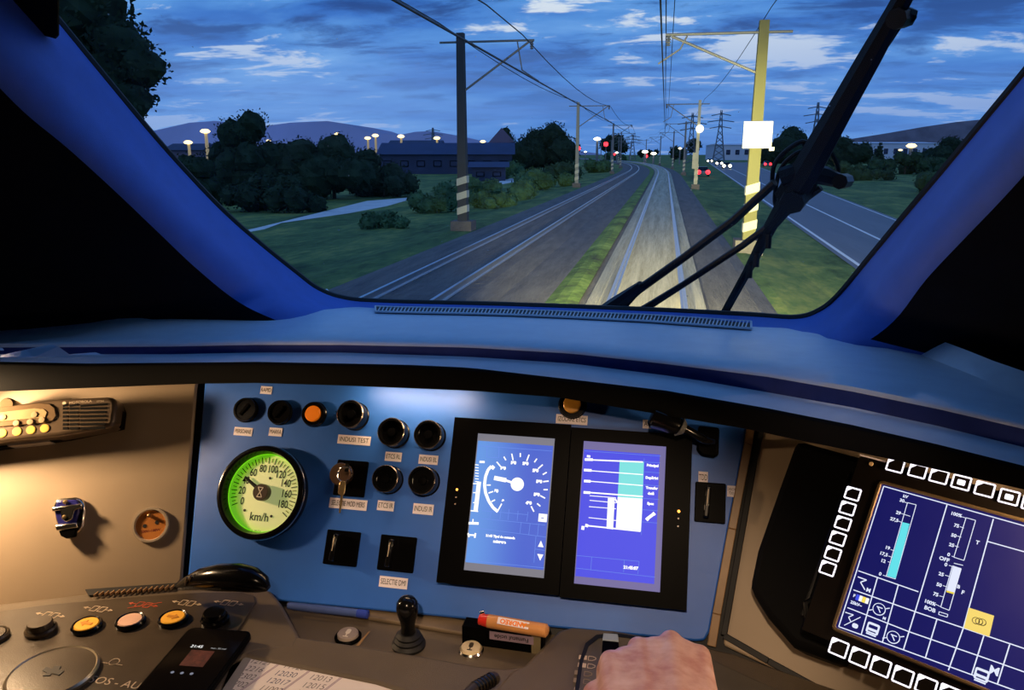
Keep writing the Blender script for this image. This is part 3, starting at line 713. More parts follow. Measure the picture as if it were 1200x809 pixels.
mb = MB(); ring = [vM @ (p+V3((0, 0, .001))) for p in top+bot[::-1]]; mb.tube(ring+[ring[0]], .0022, 6); mb.build('grille_frame', M_dash, vt, smooth=True)
mb = MB(); k = 0; xx = 446.0
while xx < 876:
    a = vM @ dashpt(xx, U0, .004); b = vM @ dashpt(xx-3, U1, .004); mb.tube([a, b], .0013, 4); xx += 4.3
mb.build('slat', M_dash, vt, kind='stuff')

# papers on the far left of the dash
pz = thing('paper_sheet', 'crumpled sheet of paper lying on the left end of the dash', 'paper', GD(60, 418, 1.0))
mb = MB(); pM = pz.matrix_world.inverted()
pts = [GD(-10, 419, 1.0), GD(30, 410, 1.02), GD(60, 403.5, 1.03), GD(68, 406, 1.0), GD(82, 416, .99), GD(40, 419, .98), GD(122, 416.5, 1.0), GD(112, 413, 1.02), GD(85, 415, 1.02)]
pts = [pM @ p for p in pts]
mb.add(pts, [(0, 1, 5), (1, 2, 3), (1, 3, 5), (3, 4, 5), (4, 8, 7), (4, 7, 6)])
mb.build('folded_sheet', mat('copy_paper', (.75, .8, .95), .7, var=.03), pz)
pz2 = props(MB().add([GD(-30, 402, 1.0), GD(3, 408, 1.0), GD(5, 411, .99), GD(-30, 412, .97)], [(0, 1, 2, 3)]).build('paper_sheet', MATS['copy_paper']), 'corner of a second white sheet at the very left edge of the dash', 'paper')

# ---- wipers, outside the pane
WZ = -.05
def wp(x, y, h=WZ): return GF.hit(x, y, h)
wM = Matrix.Translation(wp(945, 215)); wi = wM.inverted()
wiper = thing('windscreen_wiper', 'black pantograph wiper with two arms slanting across the right of the windscreen', 'wiper', wM)
def wt(name, pts, r, n=8, m=None, **kw):
    return MB().tube([wi @ wp(*p) for p in pts], r, n).build(name, m or M_wip, wiper, smooth=True, **kw)
M_wip = mat('wiper_metal', (.004, .0045, .006), .45, spec=.3)
wt('drive_arm', [(712, 366), (748, 340), (800, 303), (860, 258), (908, 214)], [.014, .0085, .0075, .0075, .007])
wt('arm_cover', [(700, 372), (722, 359), (752, 334)], [.016, .019, .009])
wt('follower_arm', [(752, 364), (800, 334), (870, 288), (930, 243), (962, 220)], [.008, .006, .006, .006, .0055])
wt('blade_lower', [(846, 372), (876, 318), (905, 262), (930, 226)], [.008, .0085, .012, .02])
wt('blade_upper', [(925, 232), (950, 190), (985, 128), (1020, 66), (1048, 16), (1090, -60)], [.026, .024, .02, .0175, .0145, .012])
wt('blade_rubber', [(930, 200), (958, 158), (1000, 95), (1045, 30), (1072, -15), (1100, -66)], .004)
wt('spoiler', [(1000, 112), (1020, 82), (1045, 45), (1060, 22)], .0035)
wt('clamp', [(1050, 22, -.03), (1062, 20, -.06)], .014)
wt('clamp', [(1047, 12), (1070, 20)], .010)
wt('crossbar', [(915, 208), (940, 200), (966, 206), (990, 214)], [.015, .018, .015, .010])
wt('hub', [(928, 238, -.02), (936, 224, -.06), (944, 204, -.06)], [.02, .027, .022])
for P_ in ([(905, 218), (907, 195), (920, 178), (940, 166), (948, 176), (944, 200), (930, 228)], [(940, 170), (962, 168), (978, 186), (982, 204), (970, 216)], [(912, 250), (908, 232), (914, 200), (930, 182), (944, 176)]):
    wt('washer_hose', [(a, b, -.07) for a, b in spline(P_, 6)], .0038)
for a, b in ((874, 318), (896, 283), (882, 305)): MB().lathe([(.006, -.012), (.006, .012)], 8, wi @ wp(a+4, b, -.03)).build('nozzle', M_wip, wiper)
bolt = wt('pivot_bolt', [(984, 213, -.02), (992, 212, -.07)], .012)
sillp = [wp(x, y, -.03) for x, y in ((395, 351), (450, 353), (600, 357), (760, 363), (935, 372))]

# =================================================================== PANELS
def panel_thing(name, lab, frame, poly, thick, m, h=0.0, bev=.003):
    cxp = sum(p[0] for p in poly)/len(poly); cyp = sum(p[1] for p in poly)/len(poly)
    M = frame.M(cxp, cyp, h); T = thing(name, lab, 'panel', M)
    pl = [frame.loc(a, b, M, h) for a, b in poly]
    MB().prism(pl, -thick, 0).build('face_plate', m, T, bevel=bev)
    return T, M
bp, bM = panel_thing('instrument_panel', 'blue sheet instrument panel in the centre of the desk', MP, [(240, 443), (300, 442), (400, 445), (550, 451), (655, 459), (780, 480), (876, 497), (875, 507), (832, 740), (826, 751), (816, 752), (216, 694), (220, 672)], .01, M_blue)
lp, lM = panel_thing('side_panel', 'beige panel left of the blue one, with socket and bottle opener', LP, [(-160, 466), (0, 453), (232, 444), (230, 456), (213, 680), (205, 689), (-160, 735)], .01, M_beige)
rp, rM = panel_thing('side_panel', 'beige panel strip between the blue panel and the right display', RP, [(888, 500), (940, 510), (1000, 522), (1060, 535), (1200, 567), (1300, 590), (1300, 900), (1000, 850), (940, 800), (848, 757), (848, 745)], .01, M_beige)
M_tan = mat('tan_edge', srgb(150, 118, 82), .4)
def edge(name, frame, pts, w, h, m, parent, pm):
    mb = MB(); P = [frame.loc(a, b, pm, h) for a, b in pts]
    for a, b in zip(P, P[1:]): mb.bar(a, b, w, -.004, h)
    return mb.build(name, m, parent, bevel=.001)
edge('edge_strip', MP, [(880, 500), (877, 520), (858, 620), (840, 720), (834, 758)], .011, .004, M_tan, bp, bM)
edge('gap_strip', RP, [(892, 503), (884, 540), (848, 745), (900, 775), (960, 808)], .008, .002, M_rubber, rp, rM)
# backing behind all panels
for f, poly in ((MP, [(150, 446), (400, 446), (640, 460), (960, 520), (930, 820), (150, 770)]), (LP, [(-260, 478), (0, 456), (300, 446), (300, 800), (-260, 800)]), (RP, [(820, 500), (1060, 538), (1400, 620), (1500, 950), (820, 900)])):
    M = f.M(*poly[0], -.012); o = MB().flat([f.loc(a, b, M, -.012) for a, b in poly], 0).build('trim_4', M_rubber, kind='structure'); o.matrix_world = M

def label(px, py, w, h, s, frame=MP, parent=None, pm=None, ts=.62):
    """sticker w,h in metres with lettering; centre at bearing px,py"""
    parent = parent or bp; pm = pm or bM; c = frame.loc(px, py, pm, .0005)
    st = MB().box((0, 0, 0), (w, h, .0006)).build('name_sticker', M_sticker, parent); st.location = (c[0], c[1], .0006)
    if s:
        L = text(s, h*ts*1.15, M_ink, st, loc=(0, 0, .0005)); bpy.context.view_layer.update()
        if L.dimensions.x > w*.88: L.scale = (w*.88/L.dimensions.x, 1, 1)
PX = 1.15/900*1.0
for px, py, w, h, s in [(312, 457.5, 15, 9, 'RAPID'), (285, 506, 24, 9.5, 'PERSOANE'), (323, 506.5, 17, 9.5, 'MARFA'), (415, 516, 41, 10, 'INDUSI TEST'), (461, 535.5, 20, 10, 'ETCS RL'), (502, 539, 23, 10, 'INDUSI BL'),
        (408, 591, 46, 11, 'SELECTIE MOD MERS'), (452, 593, 20, 10.5, 'ETCS IR'), (496, 597, 24, 11, 'INDUSI IR'), (461, 683, 33, 11, 'SELECTIE DMI'), (670, 492, 36, 10, 'IZOLARE ETCS'), (767, 498, 26, 9, 'ATENTIE'), (824, 560, 10, 12, 'TDD')]:
    label(px, py, w*PX*.99, h*PX*1.06, s)
label(857, 576, .011, .015, 'DESCH\nTDD', ts=.3)

# ---- speedometer
def ticks(mb, r0, r1, w, angs, z):
    for a in angs: mb.bar((r0*math.cos(a), r0*math.sin(a)), (r1*math.cos(a), r1*math.sin(a)), w, z, z+.0004)
sM = MP.M(311, 578, 0); sp_ = thing('speedometer', 'round backlit speedometer with green-lit white dial and black rim', 'gauge', sM)
RO = .069
MB().lathe([(RO*.99, 0), (RO, .004), (RO, .014), (RO*.985, .0185), (RO*.93, .020), (RO*.88, .019), (RO*.845, .010), (RO*.84, .004)], 64, cap=False).build('bezel', M_gloss, sp_, smooth=True)
MB().lathe([(RO*.995, .012), (RO*1.012, .0135), (RO*1.0, .0155)], 64, cap=False).build('rim_ring', M_chrome, sp_, smooth=True, label='thin bright ring round the black bezel')
m = bpy.data.materials.new('dial_face'); m.use_nodes = True; t = NT(m.node_tree); b = t.n['Principled BSDF']
tc = t.new('ShaderNodeTexCoord'); ad_ = t.new('ShaderNodeVectorMath', operation='SUBTRACT'); t.lk(tc.outputs['Object'], ad_.inputs[0]); ad_.inputs[1].default_value = (.011, -.002, 0)
ln_ = t.new('ShaderNodeVectorMath', operation='LENGTH'); t.lk(ad_.outputs[0], ln_.inputs[0])
sx = t.new('ShaderNodeSeparateXYZ'); t.lk(tc.outputs['Object'], sx.inputs[0])
rr_ = t.math('DIVIDE', ln_.outputs['Value'], RO*.84)
e = t.ramp(rr_, [(.0, srgb(176, 182, 120)), (.80, srgb(176, 190, 105)), (.96, srgb(150, 215, 40)), (1.0, srgb(110, 210, 20))])
t.lk(e, b.inputs['Emission Color']); b.inputs['Emission Strength'].default_value = .62; b.inputs['Base Color'].default_value = srgb(225, 222, 190); b.inputs['Roughness'].default_value = .6
MB().lathe([(RO*.845, 0.003), (RO*.845, .004)], 64).build('dial_face', m, sp_)
MB().lathe([(RO*.848, .004), (RO*.825, .0043)], 64, cap=False).build('glow_ring', mat('dial_edge_glow', (.1, .2, .02), .5, emit=srgb(120, 225, 20), estr=.9), sp_, label='bright green edge lighting')
mb = MB(); A_ = lambda v: R(205-v*1.2722)
ticks(mb, RO*.63, RO*.77, .0013, [A_(v) for v in range(0, 191, 10)], .0045); mb.build('major_mark', M_ink, sp_)
mb = MB(); ticks(mb, RO*.66, RO*.75, .0012, [A_(v) for v in range(5, 190, 10)], .0045); mb.build('minor_mark', mat('olive_ink', (.3, .3, .05), .6), sp_)
for v in range(0, 181, 20):
    a = A_(v); text(str(v), .0155, M_ink, sp_, 'numeral', (RO*.50*math.cos(a)*1.04, RO*.52*math.sin(a), .0046), bold=.0003, wide=.72)
text('km/h', .017, M_ink, sp_, 'lettering', (-.001, -.036, .0046), bold=.0002, wide=.9)
text('R  DEUTA', .0035, M_ink, sp_, 'lettering', (-.002, -.056, .0046)); 
for a, b_ in ((.006, .022), (-.026, -.028), (.018, -.033)): MB().lathe([(.002, .0042), (.002, .0052)], 12, (a, b_, 0)).build('dial_screw', M_ink, sp_)
nd = MB(); an = R(148); nd.add([(math.cos(an+1.57)*.0035, math.sin(an+1.57)*.0035, .009), (math.cos(an-1.57)*.0035, math.sin(an-1.57)*.0035, .009), (math.cos(an-.05)*.039, math.sin(an-.05)*.039, .009), (math.cos(an+.05)*.039, math.sin(an+.05)*.039, .009), (math.cos(an)*.001, math.sin(an)*.001, .011), (math.cos(an)*.038, math.sin(an)*.038, .011)],
       [(0, 1, 4), (1, 2, 5, 4), (2, 3, 5), (3, 0, 4, 5), (0, 3, 2, 1)]); nd.build('needle', M_ink, sp_)
hubo = MB().lathe([(.0125, .006), (.0125, .015), (.0115, .017)], 28).build('needle_hub', mat('brown_hub', (.06, .04, .03), .4), sp_, smooth=True)
mb = MB()
for a, b_ in (((-.004, .007), (.004, .007)), ((.004, .007), (-.004, -.007)), ((-.004, -.007), (.004, -.007)), ((.004, -.007), (-.004, .007))): mb.bar(a, b_, .0012, .017, .0175)
mb.build('hourglass_mark', M_white, hubo)
# ---- panel knobs and lamps
def knob(px, py, r, depth, name, lab, kind):
    M = MP.M(px, py, 0)
    if kind != 'flat': # the ring face is read at its front
        M = MP.M3(MP.hit(px, py, depth)-MP.N*depth)
    T = thing(name, lab, {'round_selector': 'selector', 'round_socket': 'socket'}.get(name, 'indicator light'), M)
    MB().lathe([(r*1.06, 0), (r*1.06, .002), (r*1.0, .003), (r*1.0, depth*.9), (r*.97, depth), (r*.82, depth), (r*.80, depth*.72), (.0005, depth*.70)], 36).build('housing', M_gloss, T, smooth=True)
    return T
def lampknob(px, py, r, lab, m):
    T = knob(px, py, r, .008, 'indicator_lamp', lab, 'flat')
    MB().lathe([(r*.66, .004), (r*.66, .0085), (r*.6, .0095), (.0005, .0098)], 30).build('lens', m, T, smooth=True, label='orange lens'); return T
for px, py, lab in ((289, 481, 'black round socket cap under the RAPID sticker, leftmost of the row'), (329, 484, 'black round socket cap above the MARFA sticker')):
    T = knob(px, py, .0185, .008, 'round_socket', lab, 'flat')
    MB().box((0, 0, .0075), (.004, .020, .003), Matrix.Rotation(R(-35), 3, 'Z')).build('slot_ridge', M_black, T)
lampknob(369, 486, .0185, 'amber indicator lamp right of the MARFA socket', M_orange); lampknob(671, 475, .0195, 'amber indicator lamp above the IZOLARE ETCS sticker', M_amber)
M_knobring = mat('dark_chrome', (.25, .22, .2), .25, .9)
for px, py, r, lab in ((410, 485, .0205, 'round black selector above the INDUSI TEST sticker'), (458, 506, .0205, 'round black selector above the ETCS RL sticker'), (501, 509, .0205, 'round black selector above the INDUSI BL sticker'), (451, 561, .0195, 'round black selector right of the key switch, above ETCS IR'), (494, 563, .0200, 'round black selector above the INDUSI IR sticker')):
    T = knob(px, py, r, .024, 'round_selector', lab, 'deep')
    MB().lathe([(r*1.0, .0225), (r*1.015, .0235), (r*.96, .0247)], 36, cap=False).build('rim_ring', M_knobring, T, smooth=True, label='thin chrome ring')
    MB().lathe([(r*.34, .016), (r*.3, .021), (.0005, .0215)], 16).build('centre_pin', M_black, T, smooth=True)
def square_switch(px0, px1, py0, py1, lab, frame=MP, hx=.3):
    px, py = (px0+px1)/2, (py0+py1)/2; M = frame.M(px, py, 0); T = thing('rotary_switch', lab, 'switch', M)
    pl = [frame.loc(a, b, M, .004) for a, b in ((px0, py0), (px1, py0+2), (px1, py1+2), (px0, py1))]
    w = (pl[1][0]-pl[0][0]); h = (pl[0][1]-pl[3][1])
    MB().prism(rrect(w, h, .002), 0, .005).build('escutcheon', M_black, T, bevel=.001)
    MB().box((-w*.12, 0, .013), (.007, h*.78, .018), Matrix.Rotation(R(-4), 3, 'Z')).build('handle', M_gloss, T, bevel=.002)
    MB().box((-w*.12, h*.1, .0225), (.0008, h*.4, .0008), Matrix.Rotation(R(-4), 3, 'Z')).build('pointer_line', M_print, T)
    return T
square_switch(382, 421, 622, 663, 'black square rotary switch left of the SELECTIE DMI one'); square_switch(445, 487, 628, 670, 'black square rotary switch above the SELECTIE DMI sticker'); square_switch(814, 850, 566, 613, 'black square switch under the TDD sticker, right of the displays')
# key switch with keyring
M = MP.M(412, 561, 0); T = thing('key_switch', 'black square key switch above the SELECTIE MOD MERS sticker', 'switch', M)
MB().prism(rrect(.048, .052, .002), 0, .005).build('escutcheon', M_black, T, bevel=.001)
MB().lathe([(.0165, .005), (.0165, .016), (.015, .018), (.0005, .018)], 30, (-.012, .004, 0)).build('lock_barrel', mat('worn_bronze', (.2, .12, .08), .35, .8), T, smooth=True)
kM = MP.M3(MP.hit(404, 556, .024)); K = thing('key', 'small brass key on a wire ring hanging from the key switch', 'key', kM)
MB().tube([(.011*math.cos(a*.2618), .011*math.sin(a*.2618), .002*math.sin(a)) for a in range(25)], .0009, 6).build('key_ring', M_chrome, K, smooth=True)
MB().prism([(-.003, .016), (.003, .016), (.003, .004), (-.003, .004)], -.006, -.004).build('key_in_lock', M_chrome, K)
MB().prism(rrect(.010, .020, .004, cx=-.001, cy=-.020), -.001, .001).build('key_bow', M_brass, K, bevel=.0005)
MB().prism([(-.0015, -.028), (.0018, -.028), (.0022, -.054), (.001, -.056), (-.0004, -.054)], -.0007, .0007).build('key_blade', M_brass, K)

# ---- two displays in one black console
def quad_px(frame, M, pts, h): return [frame.loc(a, b, M, h) for a, b in pts]
HH = .022
dM = MP.M3(MP.hit(665, 600, HH)-MP.N*HH)
def dmi(lab, hp, sp4, side):
    cxp = sum(p[0] for p in sp4)/4; cyp = sum(p[1] for p in sp4)/4
    M = MP.M3(MP.hit(cxp, cyp, HH)-MP.N*HH); T = thing('display_unit', lab, 'display', M)
    q = quad_px(MP, M, hp, HH); x0 = (q[0][0]+q[3][0])/2; x1 = (q[1][0]+q[2][0])/2; y1 = (q[0][1]+q[1][1])/2; y0 = (q[2][1]+q[3][1])/2
    s4 = quad_px(MP, M, sp4, HH); sx0 = (s4[0][0]+s4[3][0])/2; sx1 = (s4[1][0]+s4[2][0])/2; sy1 = (s4[0][1]+s4[1][1])/2; sy0 = (s4[2][1]+s4[3][1])/2
    mb = MB(); mb.prism([(x0, y0), (x1, y0), (x1, y1), (x0, y1)], 0, HH-.004).build('housing', M_black, T, bevel=.003)
    mb = MB()
    for a, b, c, d in ((x0, x1, sy1, y1), (x0, x1, y0, sy0), (x0, sx0, sy0, sy1), (sx1, x1, sy0, sy1)): mb.prism([(a, c), (b, c), (b, d), (a, d)], HH-.004, HH)
    mb.build('front_frame', M_black, T)
    scr = MB().prism([(sx0, sy0), (sx1, sy0), (sx1, sy1), (sx0, sy1)], HH-.003, HH-.0022).build('screen', glow('screen_grey_%s' % side, srgb(122, 122, 135) if side == 'a' else srgb(112, 106, 160), .95), T, label='lit screen')
    return T, M, scr, (sx0, sx1, sy0, sy1), (x0, x1, y0, y1)
ZS = HH-.0021
M_scrA = bpy.data.materials.new('screen_blue'); M_scrA.use_nodes = True; t = NT(M_scrA.node_tree); b = t.n['Principled BSDF']
tc = t.new('ShaderNodeTexCoord'); sx = t.new('ShaderNodeSeparateXYZ'); t.lk(tc.outputs['Object'], sx.inputs[0])
t.lk(t.ramp(t.smooth(sx.outputs[0], -.06, .03), [(0, srgb(92, 150, 228)), (1, srgb(52, 92, 205))]), b.inputs['Emission Color']); b.inputs['Emission Strength'].default_value = 1; b.inputs['Base Color'].default_value = (.01, .01, .01, 1)
M_scrB = glow('screen_violet_blue', srgb(66, 74, 228), 1.0); M_lineA = glow('screen_line_pale', srgb(100, 140, 235), 1.0); M_gw = glow('screen_white', srgb(255, 255, 250), 1.15); M_cy = glow('screen_cyan', srgb(120, 225, 225), 1.0)
D1, m1_, s1, sb, hb = dmi('left of two portrait displays, showing a round speed dial on blue', [(533, 488), (668, 499), (656, 697), (511, 684)], [(560.7, 509), (650.8, 513), (636.8, 678), (542.3, 668)], 'a')
def UVp(sb, u, v): return (sb[0]+(sb[1]-sb[0])*u, sb[3]+(sb[2]-sb[3])*v)
def rectuv(mb, sb, u0, v0, u1, v1, z, dz=.0002):
    a = UVp(sb, u0, v0); b = UVp(sb, u1, v1); mb.prism([(a[0], b[1]), (b[0], b[1]), (b[0], a[1]), (a[0], a[1])], z, z+dz); return mb
rectuv(MB(), sb, .01, .055, .985, .945, ZS).build('blue_area', M_scrA, s1)
Wd = sb[1]-sb[0]; Hd = sb[3]-sb[2]
def uvc1(x, y):  # bearings read off the close crop of the left display
    return MP.loc(540+x/4.258, 500+y/4.258, m1_, HH)
def pl1(mb, pts, w, z=ZS+.0003):
    P = [uvc1(*p) for p in pts]
    for a, b in zip(P, P[1:]): mb.bar(a, b, w, z, z+.0002)
    return mb
mb = MB(); c0 = uvc1(281, 288)
ang = lambda p: math.atan2(p[1]-c0[1], p[0]-c0[0])
for a, b in (((182, 423), (203, 385)), ((152, 375), (170, 366)), ((137, 332), (160, 324)), ((128, 292), (148, 292)), ((178, 176), (198, 200)), ((214, 150), (224, 168)), ((253, 135), (260, 168)), ((296, 132), (296, 152)), ((340, 140), (328, 172)), ((379, 160), (366, 178)), ((408, 190), (385, 210)), ((428, 228), (408, 240)), ((438, 272), (410, 275)), ((433, 315), (412, 315)), ((420, 358), (396, 345)), ((396, 398), (380, 384)), ((364, 425), (350, 398))):
    pl1(mb, [a, b], .0018)
mb.build('dial_mark', M_gw, s1)
mb = MB(); pl1(mb, [(152, 198), (135, 215), (122, 250), (117, 290), (122, 330), (138, 372), (160, 405), (184, 425)], .0042); pl1(mb, [(152, 198), (165, 210)], .005); mb.build('speed_arc', M_gw, s1)
MB().lathe([(.0093, ZS+.0003), (.0093, ZS+.0006)], 28, (c0[0], c0[1], 0)).build('dial_hub', M_gw, s1)
mb = MB(); pl1(mb, [(281, 288), (215, 266)], .0032); pl1(mb, [(225, 268), (165, 256)], .006); mb.build('dial_needle', M_gw, s1)
for (x, y), s in (((209, 372), '0'), ((176, 322), '50'), ((209, 208), '100'), ((261, 181), '150'), ((322, 185), '200'), ((372, 220), '250'), ((390, 275), '300'), ((378, 340), '350'), ((338, 382), '400')):
    p = uvc1(x, y); text(s, .0052, M_gw, s1, 'numeral', (p[0], p[1], ZS+.0004), bold=.0006)
mb = MB(); pl1(mb, [(90, 275), (72, 425)], .006); pl1(mb, [(48, 420), (85, 424)], .0016)
for k in range(7): pl1(mb, [(70-k*1.5+k*1.5, 190+k*14), (88, 192+k*14)], .0012)
for y in (285, 330, 380): pl1(mb, [(60, y), (78, y)], .0014)
pl1(mb, [(60, 465), (60, 480)], .001); pl1(mb, [(28, 482), (88, 484)], .0035); pl1(mb, [(60, 462), (58, 484)], .0016)
pl1(mb, [(92, 176), (118, 177)], .003)
pl1(mb, [(34, 532), (40, 552)], .0024); pl1(mb, [(36, 541), (70, 543)], .0022); pl1(mb, [(72, 532), (68, 556)], .0024)
mb.build('bar_scale', M_gw, s1)
p = uvc1(196, 551); text('21:45 Tipul de comanda', .0042, M_gw, s1, 'lettering', (p[0], p[1], ZS+.0004), bold=.0003); p = uvc1(192, 576); text('neimpusa', .0046, M_gw, s1, 'lettering', (p[0], p[1], ZS+.0004), bold=.0005)
mb = MB()
for q in ([(399, 570), (412, 603), (384, 600)], [(381, 636), (411, 640), (395, 670)]): mb.prism([uvc1(*a) for a in q], ZS+.0003, ZS+.0005)
mb.prism([uvc1(*a) for a in ((389, 434), (431, 438), (427, 478), (385, 474))], ZS+.0003, ZS+.0005); mb.build('arrow_key', M_gw, s1)
mb = MB(); pl1(mb, [(400, 456), (414, 457)], .0012, ZS+.0006); mb.build('minus_mark', M_scrA, s1)
mb = MB()
for q in ([(82, 95), (455, 122)], [(130, 100), (128, 152), (188, 156), (190, 104)], [(105, 420), (330, 440)], [(88, 458), (420, 492)], [(200, 410), (194, 462)], [(240, 412), (234, 466)], [(285, 420), (280, 470)], [(335, 425), (328, 474)], [(300, 478), (294, 532)], [(345, 484), (338, 540)], [(60, 505), (425, 552)], [(374, 548), (364, 680)], [(370, 612), (420, 620)], [(20, 668), (415, 706)], [(388, 484), (382, 545)], [(150, 425), (146, 455)]):
    pl1(mb, q, .0006, ZS+.00025)
mb.build('grid_line', M_lineA, s1)
lit = glow('led_orange', (1, .35, .05), 4); dim = mat('led_off', (.4, .3, .25), .3)
for k, (a, b) in enumerate(((535.5, 574), (534.5, 583), (533.5, 591))):
    p = MP.loc(a, b, m1_, HH); MB().lathe([(.0017 if k == 0 else .0012, HH), (.001, HH+.0008)], 12, (p[0], p[1], 0)).build('status_light', lit if k == 0 else dim, D1, label='tiny orange status light' if k == 0 else None)
D2, m2_s, s2, sb2, hb2 = dmi('right of two portrait displays, showing pale planning bars on blue', [(669, 499), (813, 512), (803, 719), (657, 697)], [(684.2, 516.8), (781, 523.5), (773, 694.5), (672.4, 684)], 'b')
rectuv(MB(), sb2, .01, .06, .93, .95, ZS).build('blue_area', M_scrB, s2)
def uvc2(x, y): return MP.loc(660+x/4.046, 500+y/4.046, m2_s, HH)
def pl2(mb, pts, w, z=ZS+.0004):
    P = [uvc2(*p) for p in pts]
    for a, b in zip(P, P[1:]): mb.bar(a, b, w, z, z+.0002)
    return mb
mb = MB(); mb.prism([uvc2(*a) for a in ((268, 158), (384, 168), (376, 342), (258, 335))], ZS+.0003, ZS+.0004); mb.build('cyan_zone', M_cy, s2)
mb = MB(); mb.prism([uvc2(*a) for a in ((258, 333), (377, 342), (368, 498), (249, 488))], ZS+.0003, ZS+.0004); mb.prism([uvc2(*a) for a in ((212, 338), (244, 341), (236, 488), (205, 484))], ZS+.0003, ZS+.0004); mb.build('white_zone', M_gw, s2)
mb = MB()
for q, w in (([(110, 157), (378, 168)], .0018), ([(110, 208), (378, 228)], .0012), ([(110, 258), (378, 280)], .0012), ([(110, 312), (378, 332)], .0018), ([(125, 328), (250, 338)], .0009), ([(125, 350), (250, 362)], .0009), ([(122, 380), (250, 390)], .0009), ([(120, 432), (250, 446)], .0009), ([(110, 470), (366, 497)], .0018), ([(102, 156), (140, 157)], .0035), ([(98, 206), (134, 208)], .0035), ([(98, 258), (130, 260)], .0035), ([(96, 312), (128, 314)], .0035), ([(104, 468), (118, 472)], .004), ([(86, 480), (100, 482)], .005), ([(112, 140), (128, 142)], .003), ([(246, 342), (256, 362)], .002), ([(395, 440), (430, 415)], .003)): pl2(mb, q, w)
mb.build('scale_line', M_gw, s2)
for (x, y), s in (((424, 185), 'Principal'), ((420, 244), 'Depășiri'), ((420, 292), 'Transfer'), ((416, 318), 'dată'), ((414, 366), 'Spec'), ((320, 671), '21:45:07')):
    p = uvc2(x, y); text(s, .0046 if s[0] != '2' else .0056, M_gw, s2, 'lettering', (p[0], p[1], ZS+.0004), bold=.0003)
mb = MB(); pl2(mb, [(398, 438), (430, 414)], .004); pl2(mb, [(392, 434), (404, 446)], .003); pl2(mb, [(424, 408), (436, 420)], .003); mb.build('spanner_mark', M_gw, s2)
mb = MB()
for q in ([(100, 115), (464, 140)], [(384, 168), (460, 172)], [(384, 214), (458, 220)], [(380, 276), (456, 282)], [(376, 340), (454, 346)], [(374, 394), (450, 400)], [(370, 452), (446, 458)], [(384, 150), (370, 515)], [(62, 612), (360, 640)], [(135, 618), (130, 682)], [(290, 632), (286, 692)], [(360, 640), (354, 700)], [(60, 672), (436, 715)]): pl2(mb, q, .0005, ZS+.00025)
mb.build('grid_line', M_lineA, s2)
for k, (a, b) in enumerate(((795.5, 599.5), (795, 608), (794.6, 617))):
    p = MP.loc(a, b, m2_s, HH); MB().lathe([(.0019 if k == 0 else .0012, HH), (.001, HH+.0008)], 12, (p[0], p[1], 0)).build('status_light', lit if k == 0 else dim, D2, label='tiny orange status light' if k == 0 else None)
# ---- gooseneck microphone above the right display
gm = thing('gooseneck_microphone', 'black stubby gooseneck microphone above the right portrait display', 'microphone', MP.M(830, 517, 0)); gi_ = gm.matrix_world.inverted()
def gp(x, y, h): return gi_ @ MP.hit(x, y, h)
MB().prism([(p.x, p.y) for p in (gp(a, b, .006) for a, b in ((818, 500), (843, 502), (842, 534), (836, 537), (822, 535), (816, 528)))], 0, .012).build('mount', M_black, gm, bevel=.003)
MB().tube([gp(*q) for q in spline([(834, 518, .014), (826, 516, .03), (812, 508, .045), (798, 500, .055)], 4)], [.006]*13, 10).build('neck', M_gloss, gm, smooth=True)
MB().tube([gp(*q) for q in ((800, 502, .054), (790, 498, .057), (778, 493, .06), (765, 489, .062), (763, 488, .0625))], [.009, .0135, .0145, .0155, .011], 20).build('head', M_gloss, gm, smooth=True)
MB().tube([gp(*q) for q in ((802, 503, .053), (796, 500, .055))], [.008, .0142], 20).build('collar', mat('grey_collar', (.12, .12, .12), .3), gm, smooth=True)

# ---- left beige panel: radio, bottle opener, socket
M_radio = mat('radio_bronze', (.12, .085, .055), .3, .3)
HR = .05
rM_ = LP.M3(LP.hit(40, 492, HR)-LP.N*HR); rd = thing('two_way_radio', 'mobile radio set with speaker grille fixed on the left beige panel', 'radio', rM_)
def rq(x, y, h=HR): return LP.loc(x/8, 440+y/8, rM_, h)
pl = [rq(*p) for p in ((-900, 395), (-400, 330), (200, 262), (520, 222), (1000, 200), (1050, 206), (1085, 240), (1090, 300), (1075, 420), (1060, 470), (1010, 492), (540, 572), (200, 602), (-300, 660), (-900, 720))]
MB().prism(pl, .006, HR).build('body', M_radio, rd, bevel=.006, seg=3)
pl = [rq(*p) for p in ((-900, 420), (1060, 230), (1090, 300), (1070, 460), (540, 570), (-900, 760))]
MB().prism(pl, 0, .02).build('mounting_bracket', M_black, rd)
MB().prism([rq(*p) for p in ((-700, 420), (0, 300), (380, 262), (470, 268), (520, 310), (532, 380), (500, 430), (380, 452), (0, 486), (-700, 560))], HR, HR+.002).build('front_plate', mat('radio_front', (.24, .16, .09), .25, .5), rd, bevel=.001)
fp = MB().prism([rq(*p) for p in ((-600, 455), (0, 352), (330, 312), (420, 320), (450, 350), (430, 400), (0, 436), (-600, 520))], HR+.002, HR+.003).build('display_window', mat('radio_lcd', (.35, .26, .14), .08, coat=.8), rd, bevel=.001)
for i in range(7):
    y = 268+i*37
    for x0, x1 in ((590, 636), (656, 736), (756, 1010-i*4)):
        a = rq(x0, y+ (10 if i else 24)*.8); b = rq(x1, y-(x1-x0)*.02+8)
        MB().bar(a, b, .0034, HR-.001, HR+.0008).build('grille_slot', M_lip, rd)
for i, x in enumerate((-110, 20, 160, 290, 420)):
    c = rq(x, 545-(x)*.11); MB().lathe([(.0062, HR), (.0060, HR+.001), (.005, HR+.0012)], 20, (c[0], c[1], 0)).build('soft_key', mat('radio_key', srgb(205, 170, 80), .5, spec=.2), rd)
